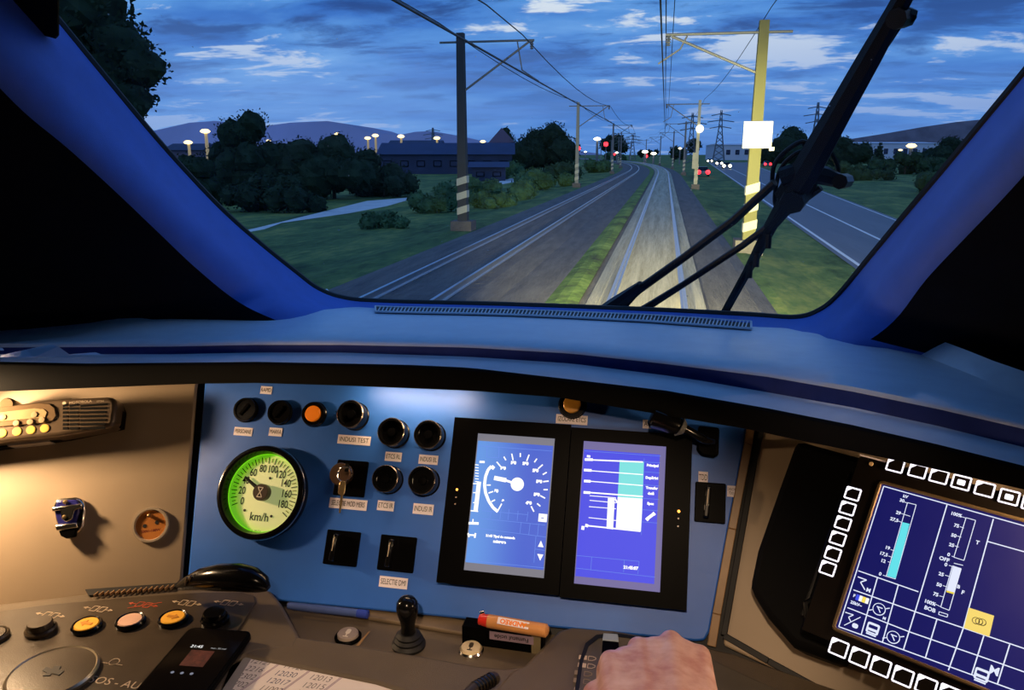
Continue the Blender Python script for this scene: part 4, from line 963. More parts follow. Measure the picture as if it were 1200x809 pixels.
for x, y in ((40, 395), (330, 372), (400, 422), (290, 440), (160, 452)):
    c = rq(x, y); MB().lathe([(.0045, HR+.003), (.004, HR+.0042), (.0005, HR+.0045)], 18, (c[0], c[1], 0)).build('round_key', mat('radio_button', (.35, .26, .15), .35), rd, smooth=True)
c = rq(115, 275, .03); MB().lathe([(.011, .02), (.011, .046), (.009, .05)], 24, (c[0], c[1]-.004, 0)).build('volume_knob', mat('radio_front', (0, 0, 0)), rd, smooth=True)
c = rq(755, 252); text('MOTOROLA', .0055, M_print, rd, 'lettering', (c[0], c[1], HR+.0003), rot=.03); c = rq(940, 244); text('GM360', .0035, M_print, rd, 'lettering', (c[0], c[1], HR+.0003)); c = rq(602, 262); MB().lathe([(.0026, HR), (.0026, HR+.0004)], 18, (c[0], c[1], 0)).build('emblem', M_print, rd)
pl = [LP.loc(a, b, rM_, .004) for a, b in ((14, 522), (62, 516), (64, 520.5), (17, 525.5))]; MB().prism(pl, 0, .026).build('maker_plate', mat('grey_plate', (.4, .36, .34), .4), rd)
# bottle opener
HO = .018
om = LP.M3(LP.hit(79, 603, HO)-LP.N*HO); op = thing('bottle_opener', 'dark blue and chrome wall bottle opener screwed to the beige panel', 'bottle opener', om)
def oq(x, y, h=HO): return LP.loc(x/4.046, 440+y/4.046, om, h)
MB().prism([oq(*p) for p in ((240, 625), (245, 600), (262, 582), (350, 575), (375, 585), (390, 610), (393, 640), (385, 715), (365, 745), (300, 765), (272, 735), (252, 690))], 0, .010).build('back_plate', M_chrome, op, bevel=.003)
MB().prism([oq(*p) for p in ((252, 645), (262, 595), (355, 588), (372, 610), (368, 650), (350, 702), (270, 712))], .008, .014).build('blue_body', mat('navy_enamel', (.02, .02, .16), .25), op, bevel=.002)
MB().prism([oq(*p) for p in ((244, 626), (385, 608), (388, 626), (352, 640), (340, 685), (312, 698), (290, 680), (284, 640), (246, 646))], .013, HO).build('tongue', M_chrome, op, bevel=.0015)
MB().prism([oq(*p) for p in ((258, 712), (362, 698), (366, 722), (266, 738))], .008, HO).build('lower_lip', M_chrome, op, bevel=.0015)
MB().prism([oq(*p) for p in ((275, 738), (360, 722), (350, 765), (312, 775), (285, 762))], .006, .016).build('catch', M_black, op, bevel=.001)
for x, y in ((308, 602), (306, 672)):
    c = oq(x, y); MB().lathe([(.0032, .014), (.0028, .0195), (.0005, .02)], 14, (c[0], c[1], 0)).build('screw', M_brass, op, smooth=True)
# wall socket
so = thing('power_socket', 'round brown power socket marked 230V-100W on the beige panel', 'socket', LP.M(177, 615.5, 0)); r_ = .0262
MB().lathe([(r_, 0), (r_, .003), (r_*.97, .0055), (r_*.86, .0055), (r_*.8, .001), (r_*.78, -.004)], 40, cap=False).build('ring', mat('socket_ring', (.6, .5, .38), .25, .4), so, smooth=True)
mb_ = MB().lathe([(r_*.82, .0008), (r_*.82, .0015)], 40).build('insert', mat('brown_bakelite', (.45, .17, .04), .35), so)
for x, y in ((-.0085, -.0008), (.0085, .0028)): MB().lathe([(.0028, .0014), (.0028, .002)], 16, (x, y, 0)).build('pin_hole', M_rubber, so)
MB().lathe([(.0026, .0014), (.0024, .009), (.0005, .0098)], 14, (-.001, .0135, 0)).build('earth_pin', M_brass, so, smooth=True)
text('230V~100W', .0052, mat('dark_red_ink', (.15, .02, .01), .5), so, loc=(0, -.0088, .0016), rot=.05, bold=.0002)

# ---- right diagnostic display
dM_ = RD.M(1110, 680, 0); dd = thing('display_unit', 'large tilted landscape display with lit keys round its dark blue screen', 'display', dM_)
def dq(x, y, h=0.0): return RD.loc(x, y, dM_, h)
def c4(x, y): return (970+x/3.122, 550+y/3.122)
def c6(x, y): return (920+x/2.8, 520+y/2.8)
tl = dq(1001, 530); bl_ = dq(942, 728); br = dq(1110, 832)
xL = (tl[0]+bl_[0])/2; yT = dq(1001, 530)[1]; yB = (bl_[1]+br[1])/2; xRr = xL+(dq(1200, 590)[0]-xL)*1.75
TH = .05
MB().prism(rrect(xRr-xL, yT-yB, .006, cx=(xL+xRr)/2, cy=(yT+yB)/2), -TH, -.006).build('housing', M_black, dd, bevel=.003)
s_ = [dq(*c4(*p)) for p in ((203, 60), (718, 205), (718, 740), (38, 575))]
X0 = (s_[0][0]+s_[3][0])/2; Y1 = (s_[0][1]+s_[1][1])/2; Y0 = dq(*c4(38, 575))[1]; X1 = xRr-(X0-xL)
g_ = .006; mb = MB()
for a, b, c, d in ((xL+.004, xRr-.004, Y1+g_, yT-.004), (xL+.004, xRr-.004, yB+.004, Y0-g_), (xL+.004, X0-g_, Y0-g_, Y1+g_), (X1+g_, xRr-.004, Y0-g_, Y1+g_)): mb.prism([(a, c), (b, c), (b, d), (a, d)], -.004, 0)
mb.build('front_frame', mat('display_frame', (.008, .006, .005), .3, spec=.15), dd)
mb = MB(); ring = rrect(X1-X0+g_*1.4, Y1-Y0+g_*1.4, .004, cx=(X0+X1)/2, cy=(Y0+Y1)/2); mb.tube([(p[0], p[1], -.0005) for p in ring+[ring[0]]], .0022, 6); mb.build('screen_bezel', mat('bronze_bezel', (.25, .17, .09), .25, .6), dd, smooth=True)
ds_ = MB().prism([(X0-.003, Y0-.003), (X1+.003, Y0-.003), (X1+.003, Y1+.003), (X0-.003, Y1+.003)], -.004, -.003).build('screen', mat('screen_navy', (.01, .01, .02), .45, spec=.12, emit=srgb(14, 18, 92), estr=1.0), dd, label='dark blue lit screen')
M_gw2 = glow('screen_white_dim', srgb(225, 232, 255), 1.0); Z4 = -.0029
def pl4(mb, pts, w, z=Z4):
    P = [dq(*c4(*p)) for p in pts]
    for a, b in zip(P, P[1:]): mb.bar(a, b, w, z, z+.0002)
    return mb
mb = MB(); W4 = .0011
for q in ([(203, 60), (718, 205), (1100, 312)], [(203, 60), (38, 575)], [(435, 128), (318, 520), (275, 660)], [(605, 180), (495, 580), (440, 735)], [(583, 262), (718, 300), (1100, 405)], [(110, 370), (330, 447)], [(92, 440), (318, 520), (718, 655), (1000, 750)], [(70, 505), (300, 595), (560, 685), (800, 770)], [(38, 575), (275, 660), (500, 742), (700, 815)],
          [(180, 395), (120, 605)], [(257, 420), (198, 632)], [(398, 548), (355, 692)], [(570, 608), (525, 752)], [(665, 640), (620, 785)]): pl4(mb, q, W4)
mb.build('grid_line', M_gw2, ds_)
mb = MB()
for q in ([(290, 120), (322, 128), (245, 400), (212, 390), (290, 120)], [(505, 175), (540, 185), (497, 332), (460, 320), (505, 175)], [(455, 352), (487, 362), (443, 515), (412, 503), (455, 352)], [(460, 342), (494, 350)], [(406, 520), (438, 530), (435, 540), (404, 530), (406, 520)]): pl4(mb, q, .0007)
for q in ((277, 117, 292, 122), (268, 160, 300, 170), (252, 186, 268, 192), (228, 292, 244, 297), (220, 316, 236, 321), (218, 336, 228, 340), (200, 386, 214, 391), (490, 172, 506, 177), (482, 208, 497, 213), (472, 242, 487, 247), (463, 278, 478, 283), (452, 316, 462, 320), (442, 350, 455, 354), (428, 386, 444, 391), (420, 424, 434, 429), (407, 462, 424, 466), (392, 492, 414, 503)): pl4(mb, [(q[0], q[1]), (q[2], q[3])], .0006)
mb.build('bar_outline', M_gw2, ds_)
def poly4(name, pts, m, z=Z4+.0001): MB().prism([dq(*c4(*p)) for p in pts], z, z+.0002).build(name, m, ds_)
poly4('cyan_bar', ((272, 192), (298, 198), (247, 398), (215, 389)), glow('bar_cyan', srgb(95, 225, 235), 1)); poly4('white_bar', ((457, 354), (486, 363), (462, 450), (433, 442)), M_gw2); poly4('yellow_mark', ((434, 441), (462, 449), (460, 456), (432, 448)), glow('bar_yellow', srgb(235, 210, 60), 1))
poly4('yellow_tile', ((515, 505), (608, 535), (590, 612), (497, 580)), glow('tile_yellow', srgb(245, 215, 110), 1), Z4+.0002)
mb = MB()
for k in range(3):
    c = dq(*c4(541+k*12, 553+k*3)); mb.tube([(c[0]+.0032*math.cos(a*.5236), c[1]+.0032*math.sin(a*.5236), Z4+.0006) for a in range(13)], .0004, 4)
mb.build('ring_symbol', M_ink, ds_)
for (x, y), s, z in (((283, 98), 'kV', .0048), ((270, 113), '30', .005), ((257, 158), '29', .005), ((242, 183), '27,5', .005), ((217, 286), '19', .005), ((203, 309), '17,5', .005), ((201, 334), '12', .005), ((190, 382), '0', .005), ((469, 164), '100%', .005), ((470, 205), '75', .005), ((460, 241), '50', .005), ((452, 276), '25', .005), ((441, 311), '0', .005), ((425, 328), 'OFF', .0055), ((431, 348), '0', .005), ((414, 383), '25', .005), ((406, 422), '50', .005), ((394, 457), '75', .005), ((372, 487), '100%', .005), ((372, 511), 'BOB', .0055), ((547, 267), 'T', .0055), ((493, 450), 'F', .0055), ((477, 429), 'B', .005), ((95, 462), 'F', .0045), ((102, 492), '25kV~', .0045), ((147, 442), 'M', .006), ((205, 545), 'M', .004), ((608, 738), 'M', .0115)):
    c = dq(*c4(x, y)); text(s, z, M_gw2, ds_, 'lettering', (c[0], c[1], Z4+.0003), bold=.0002)
# pictograms
mb = MB(); pl4(mb, [(108, 392), (140, 404), (118, 412), (134, 440)], .0012); pl4(mb, [(62, 522), (92, 532), (74, 540), (82, 556)], .001); pl4(mb, [(118, 540), (58, 570)], .0008)
for (a, b) in ((186, 511), (238, 614)):
    c = dq(*c4(a, b)); mb.tube([(c[0]+.0062*math.cos(k*.3927), c[1]+.0062*math.sin(k*.3927), Z4+.0003) for k in range(17)], .0005, 4)
    mb.bar((c[0]-.003, c[1]+.002), (c[0]+.003, c[1]+.002), .001, Z4, Z4+.0004); mb.bar((c[0]-.002, c[1]+.002), (c[0]+.002, c[1]-.003), .001, Z4, Z4+.0004); mb.bar((c[0]+.006, c[1]+.003), (c[0]+.0095, c[1]+.005), .0009, Z4, Z4+.0004); mb.bar((c[0]-.006, c[1]-.003), (c[0]-.0095, c[1]-.005), .0009, Z4, Z4+.0004)
c = dq(*c4(98, 572)); mb.prism(rrect(.006, .005, .002, cx=c[0], cy=c[1]), Z4, Z4+.0004)
mb.build('pictogram', M_gw2, ds_)
for a, b, k in ((163, 582, 1.0), (562, 752, 1.0)):
    c = dq(*c4(a, b)); tr_ = MB().prism(rrect(.0125*k, .0115*k, .002, cx=c[0], cy=c[1]), Z4, Z4+.0003).build('train_pictogram', M_gw2, ds_)
    MB().prism(rrect(.009*k, .0035*k, .0008, cx=c[0], cy=c[1]+.0015), Z4+.0004, Z4+.0006).build('pictogram_window', MATS['screen_navy'], ds_)
    MB().bar((c[0]-.004, c[1]-.0035), (c[0]+.004, c[1]-.0035), .0012, Z4+.0004, Z4+.0006).build('pictogram_window', MATS['screen_navy'], ds_)
    MB().bar((c[0]-.005, c[1]-.0068), (c[0]+.005, c[1]-.0068), .0015, Z4, Z4+.0003).build('pictogram', M_gw2, ds_)
c = dq(*c4(124, 474)); 
for k, cc in enumerate((srgb(60, 80, 230), srgb(250, 250, 250), srgb(250, 225, 90), srgb(250, 250, 250))): MB().box((c[0]-.005+k*.0034, c[1], Z4+.0002), (.0032, .0062, .0003)).build('battery_symbol', glow('sym%d' % k, cc, 1), ds_)
M_key = mat('key_cap', (.008, .006, .005), .4, spec=.15)
def key(px, py, sym, w=.0185, h=.0165, i=0):
    c = dq(px, py, .002); k = MB().prism(rrect(w, h, .002, 2, c[0], c[1]), 0, .002).build('soft_key', M_key, dd, bevel=.0006)
    mb = MB(); q = [(c[0]+a*w*.44, c[1]+b*h*.43) for a, b in ((-1, 1), (1, 1), (1, -1), (-1, -1), (-1, 1))]
    for a, b in zip(q, q[1:]): mb.bar(a, b, .0017, .002, .0023)
    mb.prism([(c[0]-w*.42, c[1]+h*.42), (c[0]-w*.08, c[1]+h*.42), (c[0]-w*.42, c[1]+h*.08)], .002, .0023) if sym != '#' else mb.prism(rrect(w*.4, h*.36, .001, 2, c[0], c[1]), .002, .0023)
    mb.build('glowing_outline', glow('key_glow', srgb(250, 242, 255), 1.6), k)
for i, (a, b) in enumerate(((222, 165), (205, 213), (190, 262), (173, 312), (157, 362), (140, 410))): key(*c6(a, b), '', .0175, .0155)
for i, (a, b) in enumerate(((362, 72), (435, 90), (505, 108), (578, 128), (655, 150), (735, 176), (812, 198))): key(*c6(a, b), '#' if i in (3, 5) else '', .019, .0165)
for i, (a, b) in enumerate(((176, 671), (244, 702), (314, 733), (387, 765), (463, 795), (540, 826), (620, 858), (700, 890))): key(*c6(a, b), '', .0195, .018)
c = dq(*c6(283, 67)); MB().lathe([(.0026, 0), (.0022, .001)], 14, (c[0], c[1], 0)).build('status_light', mat('brass_dot', (.8, .55, .3), .4), dd)
a = dq(*c6(246, 38)); b = dq(*c6(330, 60)); MB().bar(a, b, .0018, 0, .001).build('edge_glint_strip', M_sticker, dd)
for a, b in ((170, 330), (38, 560)): pass
c = dq(953, 712, -.02); MB().tube([(c[0]+.002, c[1]-.02, -.012), (c[0]-.004, c[1], -.004), (c[0]+.004, c[1]+.012, -.012)], .004, 8).build('hinge_latch', M_gloss, dd, smooth=True)
MB().tube([(xL-.006, yB+.02, -.02), (xL-.006, yT-.02, -.02)], .0022, 8).build('side_rail', M_gloss, dd, smooth=True)
MB().prism([dq(a, b, -.06) for a, b in ((938, 522), (1040, 550), (985, 780), (935, 762), (905, 728), (884, 694), (893, 650), (912, 595))], -.11, -.035).build('rear_mount', M_lip, dd, bevel=.01)

# =================================================================== THE DESK
desk = thing('control_desk', 'brown-grey moulded driver desk below the panels', 'desk', V3((0, .8, ZD)))
di = desk.matrix_world.inverted()
def dkpoly(pts, fl): return [tuple((fl.hit(a, b)-V3((0, .8, ZD)))[:2]) for a, b in pts]
def dprism(name, pts, top, z0, m, bev=.004, par=None, **kw):
    fl = Flat(top); return MB().prism(dkpoly(pts, fl), z0-ZD, top-ZD).build(name, m, par or desk, bevel=bev, seg=3, **kw)
dprism('tray_floor', [(-260, 730), (0, 708), (230, 688), (560, 722), (830, 750), (1000, 800), (1300, 900), (1300, 1300), (-260, 1300)], ZD, ZD-.05, M_desk)
dprism('left_console', [(-260, 724), (0, 707), (60, 700), (130, 692), (205, 687), (300, 688), (318, 692), (330, 706), (352, 746), (346, 760), (300, 764), (270, 775), (150, 1100), (-260, 1100)], ZD+.020, ZD-.02, M_desk, .006)
dprism('left_plate', [(-260, 735), (0, 716), (60, 708), (150, 700), (240, 694), (285, 694), (298, 698), (300, 706), (284, 732), (225, 809), (100, 1000), (-260, 1000)], ZD+.0225, ZD+.018, M_plate, .0015)
dprism('front_ledge', [(262, 752), (300, 742), (352, 746), (420, 756), (500, 769), (560, 780), (592, 783), (612, 780), (630, 806), (690, 850), (600, 850), (440, 800), (284, 768), (250, 775)], ZD+.0195, ZD-.02, M_desk, .005)
dprism('right_console', [(598, 786), (614, 779), (645, 747), (655, 738), (670, 734), (720, 738), (800, 752), (860, 765), (960, 800), (1200, 880), (1200, 1200), (640, 1200), (560, 830)], ZD+.021, ZD-.02, M_desk, .006)
dprism('right_plate', [(672, 830), (680, 775), (688, 755), (700, 746), (720, 744), (800, 756), (870, 790), (1100, 890), (1100, 1100), (600, 1100)], ZD+.0235, ZD+.018, mat('right_plate_grey', srgb(92, 84, 70), .4), .0015)
edge_b = dprism('black_groove', [(676, 830), (683, 776), (690, 757), (702, 748), (722, 746), (780, 754), (780, 751), (720, 742), (699, 744), (686, 754), (679, 775), (670, 830)], ZD+.0242, ZD+.02, M_rubber, 0)
dprism('rear_bar', [(335, 707), (345, 700), (520, 722), (620, 742), (612, 752), (520, 738)], ZD+.006, ZD, mat('rear_bar_tan', srgb(120, 104, 84), .45), .002)
dprism('shadow_gap', [(225, 690), (560, 716), (828, 744), (826, 754), (560, 728), (225, 700)], ZD+.003, ZD, M_rubber, 0)
# low vent at the back of the left console
mb = MB(); F_ = Flat(ZD+.03)
vz = thing('vent_grille', 'short row of slots along the rear edge of the left console', 'vent', DU.M(160, 690)); vi = vz.matrix_world.inverted()
MB().prism([tuple((vi @ DU.hit(a, b))[:2]) for a, b in ((104, 699), (215, 689), (213, 684), (100, 692))], 0, .0015).build('vent_frame', M_rubber, vz)
for k in range(15):
    x = 112+k*6.4; a = vi @ Flat(ZD+.029).hit(x, 694-.095*(x-112)); MB().box((a.x, a.y, .003), (.0014, .009, .004)).build('slat', M_tan, vz)
# console push buttons
def push(px, py, r, lab, ring, cap, h=.006, sym=None, symm=None, fl=DP):
    M = Matrix.Translation(fl.hit(px, py)); T = thing('push_button', lab, 'button', M)
    MB().lathe([(r*1.22, -.002), (r*1.25, .003), (r*1.12, .0055), (r*1.02, .0045), (r*1.0, .001)], 36, cap=False).build('ring', ring, T, smooth=True)
    MB().lathe([(r*.98, 0), (r*.98, h), (r*.92, h+.0012), (.0005, h+.0015)], 36).build('cap', cap, T, smooth=True)
    if sym == '>' or sym == '<':
        s = 1 if sym == '>' else -1; mb = MB(); mb.bar((-s*r*.5, 0), (s*r*.1, 0), r*.3, h+.0014, h+.002); mb.prism([(s*r*.1, r*.4), (s*r*.6, 0), (s*r*.1, -r*.4)], h+.0014, h+.002); mb.build('arrow_mark', symm, T)
    if sym == 'm':
        mb = MB(); mb.prism(rrect(r*.42, r*.75, r*.2, cy=r*.15), h+.0014, h+.0019); mb.bar((0, -r*.2), (0, -r*.6), r*.1, h+.0014, h+.0019); mb.bar((-r*.25, -r*.6), (r*.25, -r*.6), r*.1, h+.0014, h+.0019); mb.build('microphone_mark', symm, T)
    return T
M_arrow = mat('arrow_orange', (.75, .3, .03), .5)
M_abtn = mat('amber_button', srgb(250, 185, 70), .4, emit=srgb(230, 140, 20), estr=.18); M_pbtn = mat('pink_button', srgb(235, 190, 165), .4)
push(48, 739, .0155, 'raised dark push button, second from the left of the console row', M_plate, M_plate, .012)
push(102, 735, .0155, 'amber button with left arrow, on the console row', M_gloss, M_abtn, .004, '<', M_arrow)
push(153, 730, .0155, 'pale pink-white button between the two amber arrow buttons', M_gloss, M_pbtn, .004)
push(203, 727, .0155, 'amber button with right arrow, right of the pale one', M_gloss, M_abtn, .004, '>', M_arrow)
push(252, 727, .0150, 'black mushroom button behind the phone, rightmost of the row', M_gloss, M_gloss, .012)
push(-8, 747, .0155, 'dark push button cut by the left edge of the picture', M_plate, M_plate, .004)
def door_icon(px, py, m, strike=False):
    p = Flat(ZD+.0228).hit(px, py); mb = MB(); c = p-V3((0, .8, ZD)); z = c.z; w = .0085; h = .011
    for s in (-1, 1):
        q = [(c.x+s*.006-w/2, c.y-h/2), (c.x+s*.006+w/2, c.y-h/2), (c.x+s*.006+w/2+.001, c.y+h/2), (c.x+s*.006-w/2+.001, c.y+h/2)]
        for a, b in zip(q, q[1:]+q[:1]): mb.bar(a, b, .0011, z, z+.0003)
        mb.bar((c.x+s*.012, c.y), (c.x+s*.020, c.y), .0011, z, z+.0003); mb.prism([(c.x+s*.017, c.y+.003), (c.x+s*.023, c.y), (c.x+s*.017, c.y-.003)], z, z+.0003)
    if strike: mb.bar((c.x-.016, c.y-.012), (c.x+.022, c.y+.010), .001, z, z+.0004)
    mb.build('door_symbol', m, desk)
M_redp = mat('red_print', srgb(200, 90, 60), .5)
for a, b, r in ((59, 721, 0), (115, 714, 0), (168, 709, 1), (219, 707, 0), (268, 707, 0)): door_icon(a, b, M_redp if r else M_print, r)
p = Flat(ZD+.0228).hit(139, 801)-V3((0, .8, ZD)); text('SOS - AUT', .017, M_print, desk, 'lettering', p, rot=.0)
p = Flat(ZD+.0228).hit(134, 776)-V3((0, .8, ZD)); mb = MB(); mb.tube([(p.x+.006*math.cos(k*.3927), p.y+.006*math.sin(k*.3927), p.z) for k in range(17)], .0006, 4); mb.bar((p.x-.014, p.y-.004), (p.x-.006, p.y-.004), .001, p.z, p.z+.0004); mb.bar((p.x+.006, p.y-.004), (p.x+.014, p.y-.004), .001, p.z, p.z+.0004); mb.build('horn_symbol', M_print, desk)
# large round cover
rc = thing('round_cover', 'large flat round cap with a dark cross mark on the left console', 'cap', Matrix.Translation(DP.hit(62, 791))); r_ = .050
MB().lathe([(r_, -.001), (r_*1.02, .003), (r_*.97, .0055), (r_*.93, .004)], 48, cap=False).build('rim', mat('pewter', (.42, .36, .26), .3, .6), rc, smooth=True)
MB().lathe([(r_*.95, 0), (r_*.94, .0042), (.0005, .0048)], 48).build('disc', M_plate, rc, smooth=True)
MB().prism([(-.012, -.002), (-.004, -.004), (-.004, -.010), (.004, -.008), (.003, -.004), (.014, -.005), (.014, .003), (.006, .004), (.004, .010), (-.004, .008), (-.003, .003), (-.013, .005)], .0045, .0055).build('cross_mark', M_rubber, rc)
# phone
a = Flat(ZD+.036).hit(222, 735); b = Flat(ZD+.036).hit(297, 739); c = Flat(ZD+.036).hit(150, 818)
ux = (b-a).normalized(); w = (b-a).length; uy = V3((-ux.y, ux.x, 0)); L = .155
# keep the long side on its real bearing
uy2 = (a-c).normalized(); uy = uy2; ux = V3((uy.y, -uy.x, 0)); w = (b-a).dot(ux)
pM = Matrix((ux, uy, V3((0, 0, 1)))).transposed().to_4x4(); pM.translation = (a+b)/2-uy*L/2-V3((0, 0, .009))
ph = thing('mobile_phone', 'black mobile phone lying on the left console, screen nearly dark', 'phone', pM)
MB().prism(rrect(w, L, .010, 6), 0, .009).build('case', M_black, ph, bevel=.002)
sc = MB().prism(rrect(w*.92, L*.95, .008, 6), .009, .0096).build('screen', mat('phone_glass', (.006, .005, .005), .12), ph)
y0 = L*.5
text('21:45', .0072, M_gw, sc, 'lettering', (-.012, y0-.040, .0098)); text('mar, 30 mai', .0042, glow('phone_dim_text', (.6, .6, .6), .6), sc, 'lettering', (.017, y0-.041, .0098))
MB().box((-.0, y0-.062, .0098), (.030, .030, .0003)).build('notification_picture', mat('phone_red', (.1, .03, .02), .5, emit=(.10, .02, .01), estr=.15, vscale=150, var=.6), sc)
for k in range(3): MB().lathe([(.0014, .0096), (.0022, .0099)], 10, (-.016+k*.012, y0-.090, 0)).build('app_dot', glow('phone_dot', (.4, .45, .6), .4), sc)
# logbook paper
ZP = ZD+.016
FP = Flat(ZP); A = FP.hit(288, 768); Bq = FP.hit(545, 803); ux = (Bq-A).normalized(); uy = V3((-ux.y, ux.x, 0)); e_ = FP.hit(262, 809)
W_ = (Bq-A).length*1.02; sM_ = Matrix((ux, uy, V3((0, 0, 1)))).transposed().to_4x4(); sM_.translation = A
dprism('writing_rest', [(250, 772), (300, 764), (440, 794), (640, 812), (700, 1100), (100, 1100)], ZP-.002, ZD, M_black, .001)
pa = thing('paper_sheet', 'white sheet with handwritten train numbers in front of the desk ledge', 'paper', sM_)
sh = (e_-A).dot(ux)/(e_-A).dot(uy)
MB().prism([(0, 0), (W_, 0), (W_, -.2), (-.2*sh, -.2)], -.0008, 0).build('sheet', mat('pinkish_paper', (.78, .70, .66), .6, var=.02), pa)
MB().prism([(0, .0005), (.010, 0), (.010-.2*sh, -.2), (-.2*sh-.004, -.2)], 0, .0006).build('grey_margin', mat('grey_margin', (.3, .28, .27), .5), pa)
hand = mat('pencil', (.10, .08, .09), .6); hand2 = mat('blue_pen', (.02, .03, .10), .6)
rows = [('12121', '11920', '10010'), ('12216', '12030', '12013'), ('12302', '12017', '12015'), ('17702', '11002', '12016'), ('12132', '11914', '12018')]
for i, rw in enumerate(rows):
    for j, s in enumerate(rw):
        y = -.009-.0145*i-(.001 if j == 1 else 0); x = .028+.045*j-sh*y*0-.62*(-y)*(.35+.0*j)
        text(s, .0135, hand2 if (j == 1 and i in (1, 2)) else hand, pa, 'handwriting', (x+random.uniform(-.001, .001), y, .0002), rot=random.uniform(-.03, .03), shear=.25, bold=-.0001, wide=.85)
for j in range(3):
    x = .052+.045*j; mb = MB(); mb.bar((x, -.001), (x-.035, -.09), .0006, 0, .0003); mb.bar((x+.002, -.001), (x-.033, -.09), .0006, 0, .0003); mb.build('ruled_line', mat('violet_pen', (.3, .2, .28), .6), pa)
# clip / pen end on the paper
cl = thing('pen', 'dark ribbed pen end lying across the lower edge of the paper', 'pen', Matrix.Translation(GD(565, 803, .90))); ci = cl.matrix_world.inverted()
MB().tube([ci @ GD(540, 822, .86), ci @ GD(556, 808, .885), ci @ GD(580, 795, .905), ci @ GD(582, 794, .907)], [.007, .008, .0078, .006], 12).build('barrel', mat('pen_dark', (.05, .035, .02), .35), cl, smooth=True)
for k in range(6):
    u = k/6; a = ci @ GD(556+22*u, 808-12*u, .885+.018*u); b = ci @ GD(558+22*u, 807-12*u, .887+.018*u); MB().tube([a, b], .0088, 12).build('grip_ring', M_gloss, cl)
# tray objects
push(408, 748, .0145, 'grey-white microphone button left of the joystick', M_black, mat('grey_cap', srgb(165, 150, 140), .4), .007, 'm', M_white, fl=DK)
push(552, 764, .0135, 'cream microphone button in front of the cigarette pack', M_chrome, mat('cream_cap', srgb(235, 215, 175), .4), .007, 'm', M_plate, fl=DK)
js = thing('joystick', 'small black joystick with bulb head standing in the desk tray', 'joystick', Matrix.Translation(DK.hit(479, 757)))
MB().lathe([(.022, 0), (.0225, .004), (.019, .008), (.0195, .011), (.016, .014), (.0165, .017), (.012, .021)], 32).build('gaiter', M_rubber, js, smooth=True)
MB().lathe([(.010, .018), (.0092, .030), (.0105, .038), (.0135, .048), (.0148, .056), (.0140, .064), (.010, .070), (.004, .0725), (.0004, .073)], 28).build('grip', M_gloss, js, smooth=True)
bp2 = thing('ballpoint_pen', 'blue plastic pen lying along the rear of the tray', 'pen', Matrix.Translation(DK.hit(390, 718))); bi = bp2.matrix_world.inverted(); F5 = Flat(ZD+.012)
MB().tube([bi @ F5.hit(*q) for q in ((338, 710), (350, 711.5), (420, 719))], [.0048, .0055, .0055], 12).build('barrel', mat('pen_blue', srgb(70, 90, 150), .3), bp2, smooth=True)
MB().tube([bi @ F5.hit(*q) for q in ((419, 719), (431, 720.5), (432, 720.6))], [.006, .006, .004], 12).build('cap', mat('pen_cap_blue', srgb(50, 70, 170), .25), bp2, smooth=True)
tp = thing('folded_ticket', 'thin tan slip standing beside the grey microphone button', 'paper', Matrix.Translation(DK.hit(425, 752))); ti = tp.matrix_world.inverted()
MB().add([ti @ DK.hit(417, 757), ti @ DK.hit(421, 757), ti @ Flat(ZD+.010).hit(434, 740), ti @ Flat(ZD+.010).hit(431, 741)], [(0, 1, 2, 3)]).build('slip', M_tan, tp)
# cigarette pack and lighter
F7 = Flat(ZD+.026)
cp = thing('cigarette_pack', 'black cigarette pack lying on its side with an upside-down warning label', 'cigarette pack', Matrix.Translation(DK.hit(585, 752))); cpi = cp.matrix_world.inverted()
A = F7.hit(541, 734); B2 = F7.hit(636, 747); ux = (B2-A).normalized(); uy = V3((-ux.y, ux.x, 0)); Lc = (B2-A).length
cM = Matrix((ux, V3((0, 0, 1)), -uy)).transposed().to_4x4(); cM.translation = A; cp.matrix_world = cM
MB().box((Lc/2, -.014, -.011), (Lc, .028, .022)).build('carton', M_black, cp, bevel=.001)
lb = MB().box((Lc*.62, -.0075, .0003), (Lc*.54, .0115, .0006)).build('warning_label', mat('label_violet', srgb(150, 130, 150), .5), cp)
text('Fumatul ucide', .0082, M_ink, lb, 'lettering', (Lc*.62, -.0075, .0009), rot=math.pi, bold=.0002)
MB().box((Lc*.92, -.012, -.011), (.012, .0285, .0225)).build('end_band', mat('olive_band', (.2, .16, .09), .5), cp)
lg = thing('lighter', 'tan cigarette lighter with red end lying on the black pack', 'lighter', Matrix.Translation(Flat(ZD+.034).hit(600, 733))); li_ = lg.matrix_world.inverted(); F8 = Flat(ZD+.036)
a0, a1, a2, a3 = (li_ @ F8.hit(*q) for q in ((562, 726), (572, 728), (640, 739.5), (642, 740)))
o = MB().tube([a1, a2, a3], [.0088, .0088, .006], 20).build('body', mat('lighter_tan', srgb(215, 150, 90), .3), lg, smooth=True)
MB().tube([a0, a1], [.007, .0085], 14).build('red_button', mat('lighter_red', (.7, .03, .02), .3), lg, smooth=True)
MB().tube([a0+V3((0, .004, .006)), a0+V3((.006, .005, .008))], .003, 10).build('spark_wheel', M_chrome, lg, smooth=True)
d_ = (a2-a1).normalized(); mid = a1.lerp(a2, .45); nup = V3((0, -.62, .78)); vv = nup.cross(d_).normalized()
tM = Matrix((-d_, -vv, nup)).transposed().to_4x4(); tM.translation = mid+nup*.0086
st = MB().box((0, 0, 0), (.042, .009, .0008)).build('sticker', M_sticker, lg); st.matrix_local = tM
text('ANDREO', .0085, M_orange, st, 'lettering', (0, 0, .0006), bold=.0003)
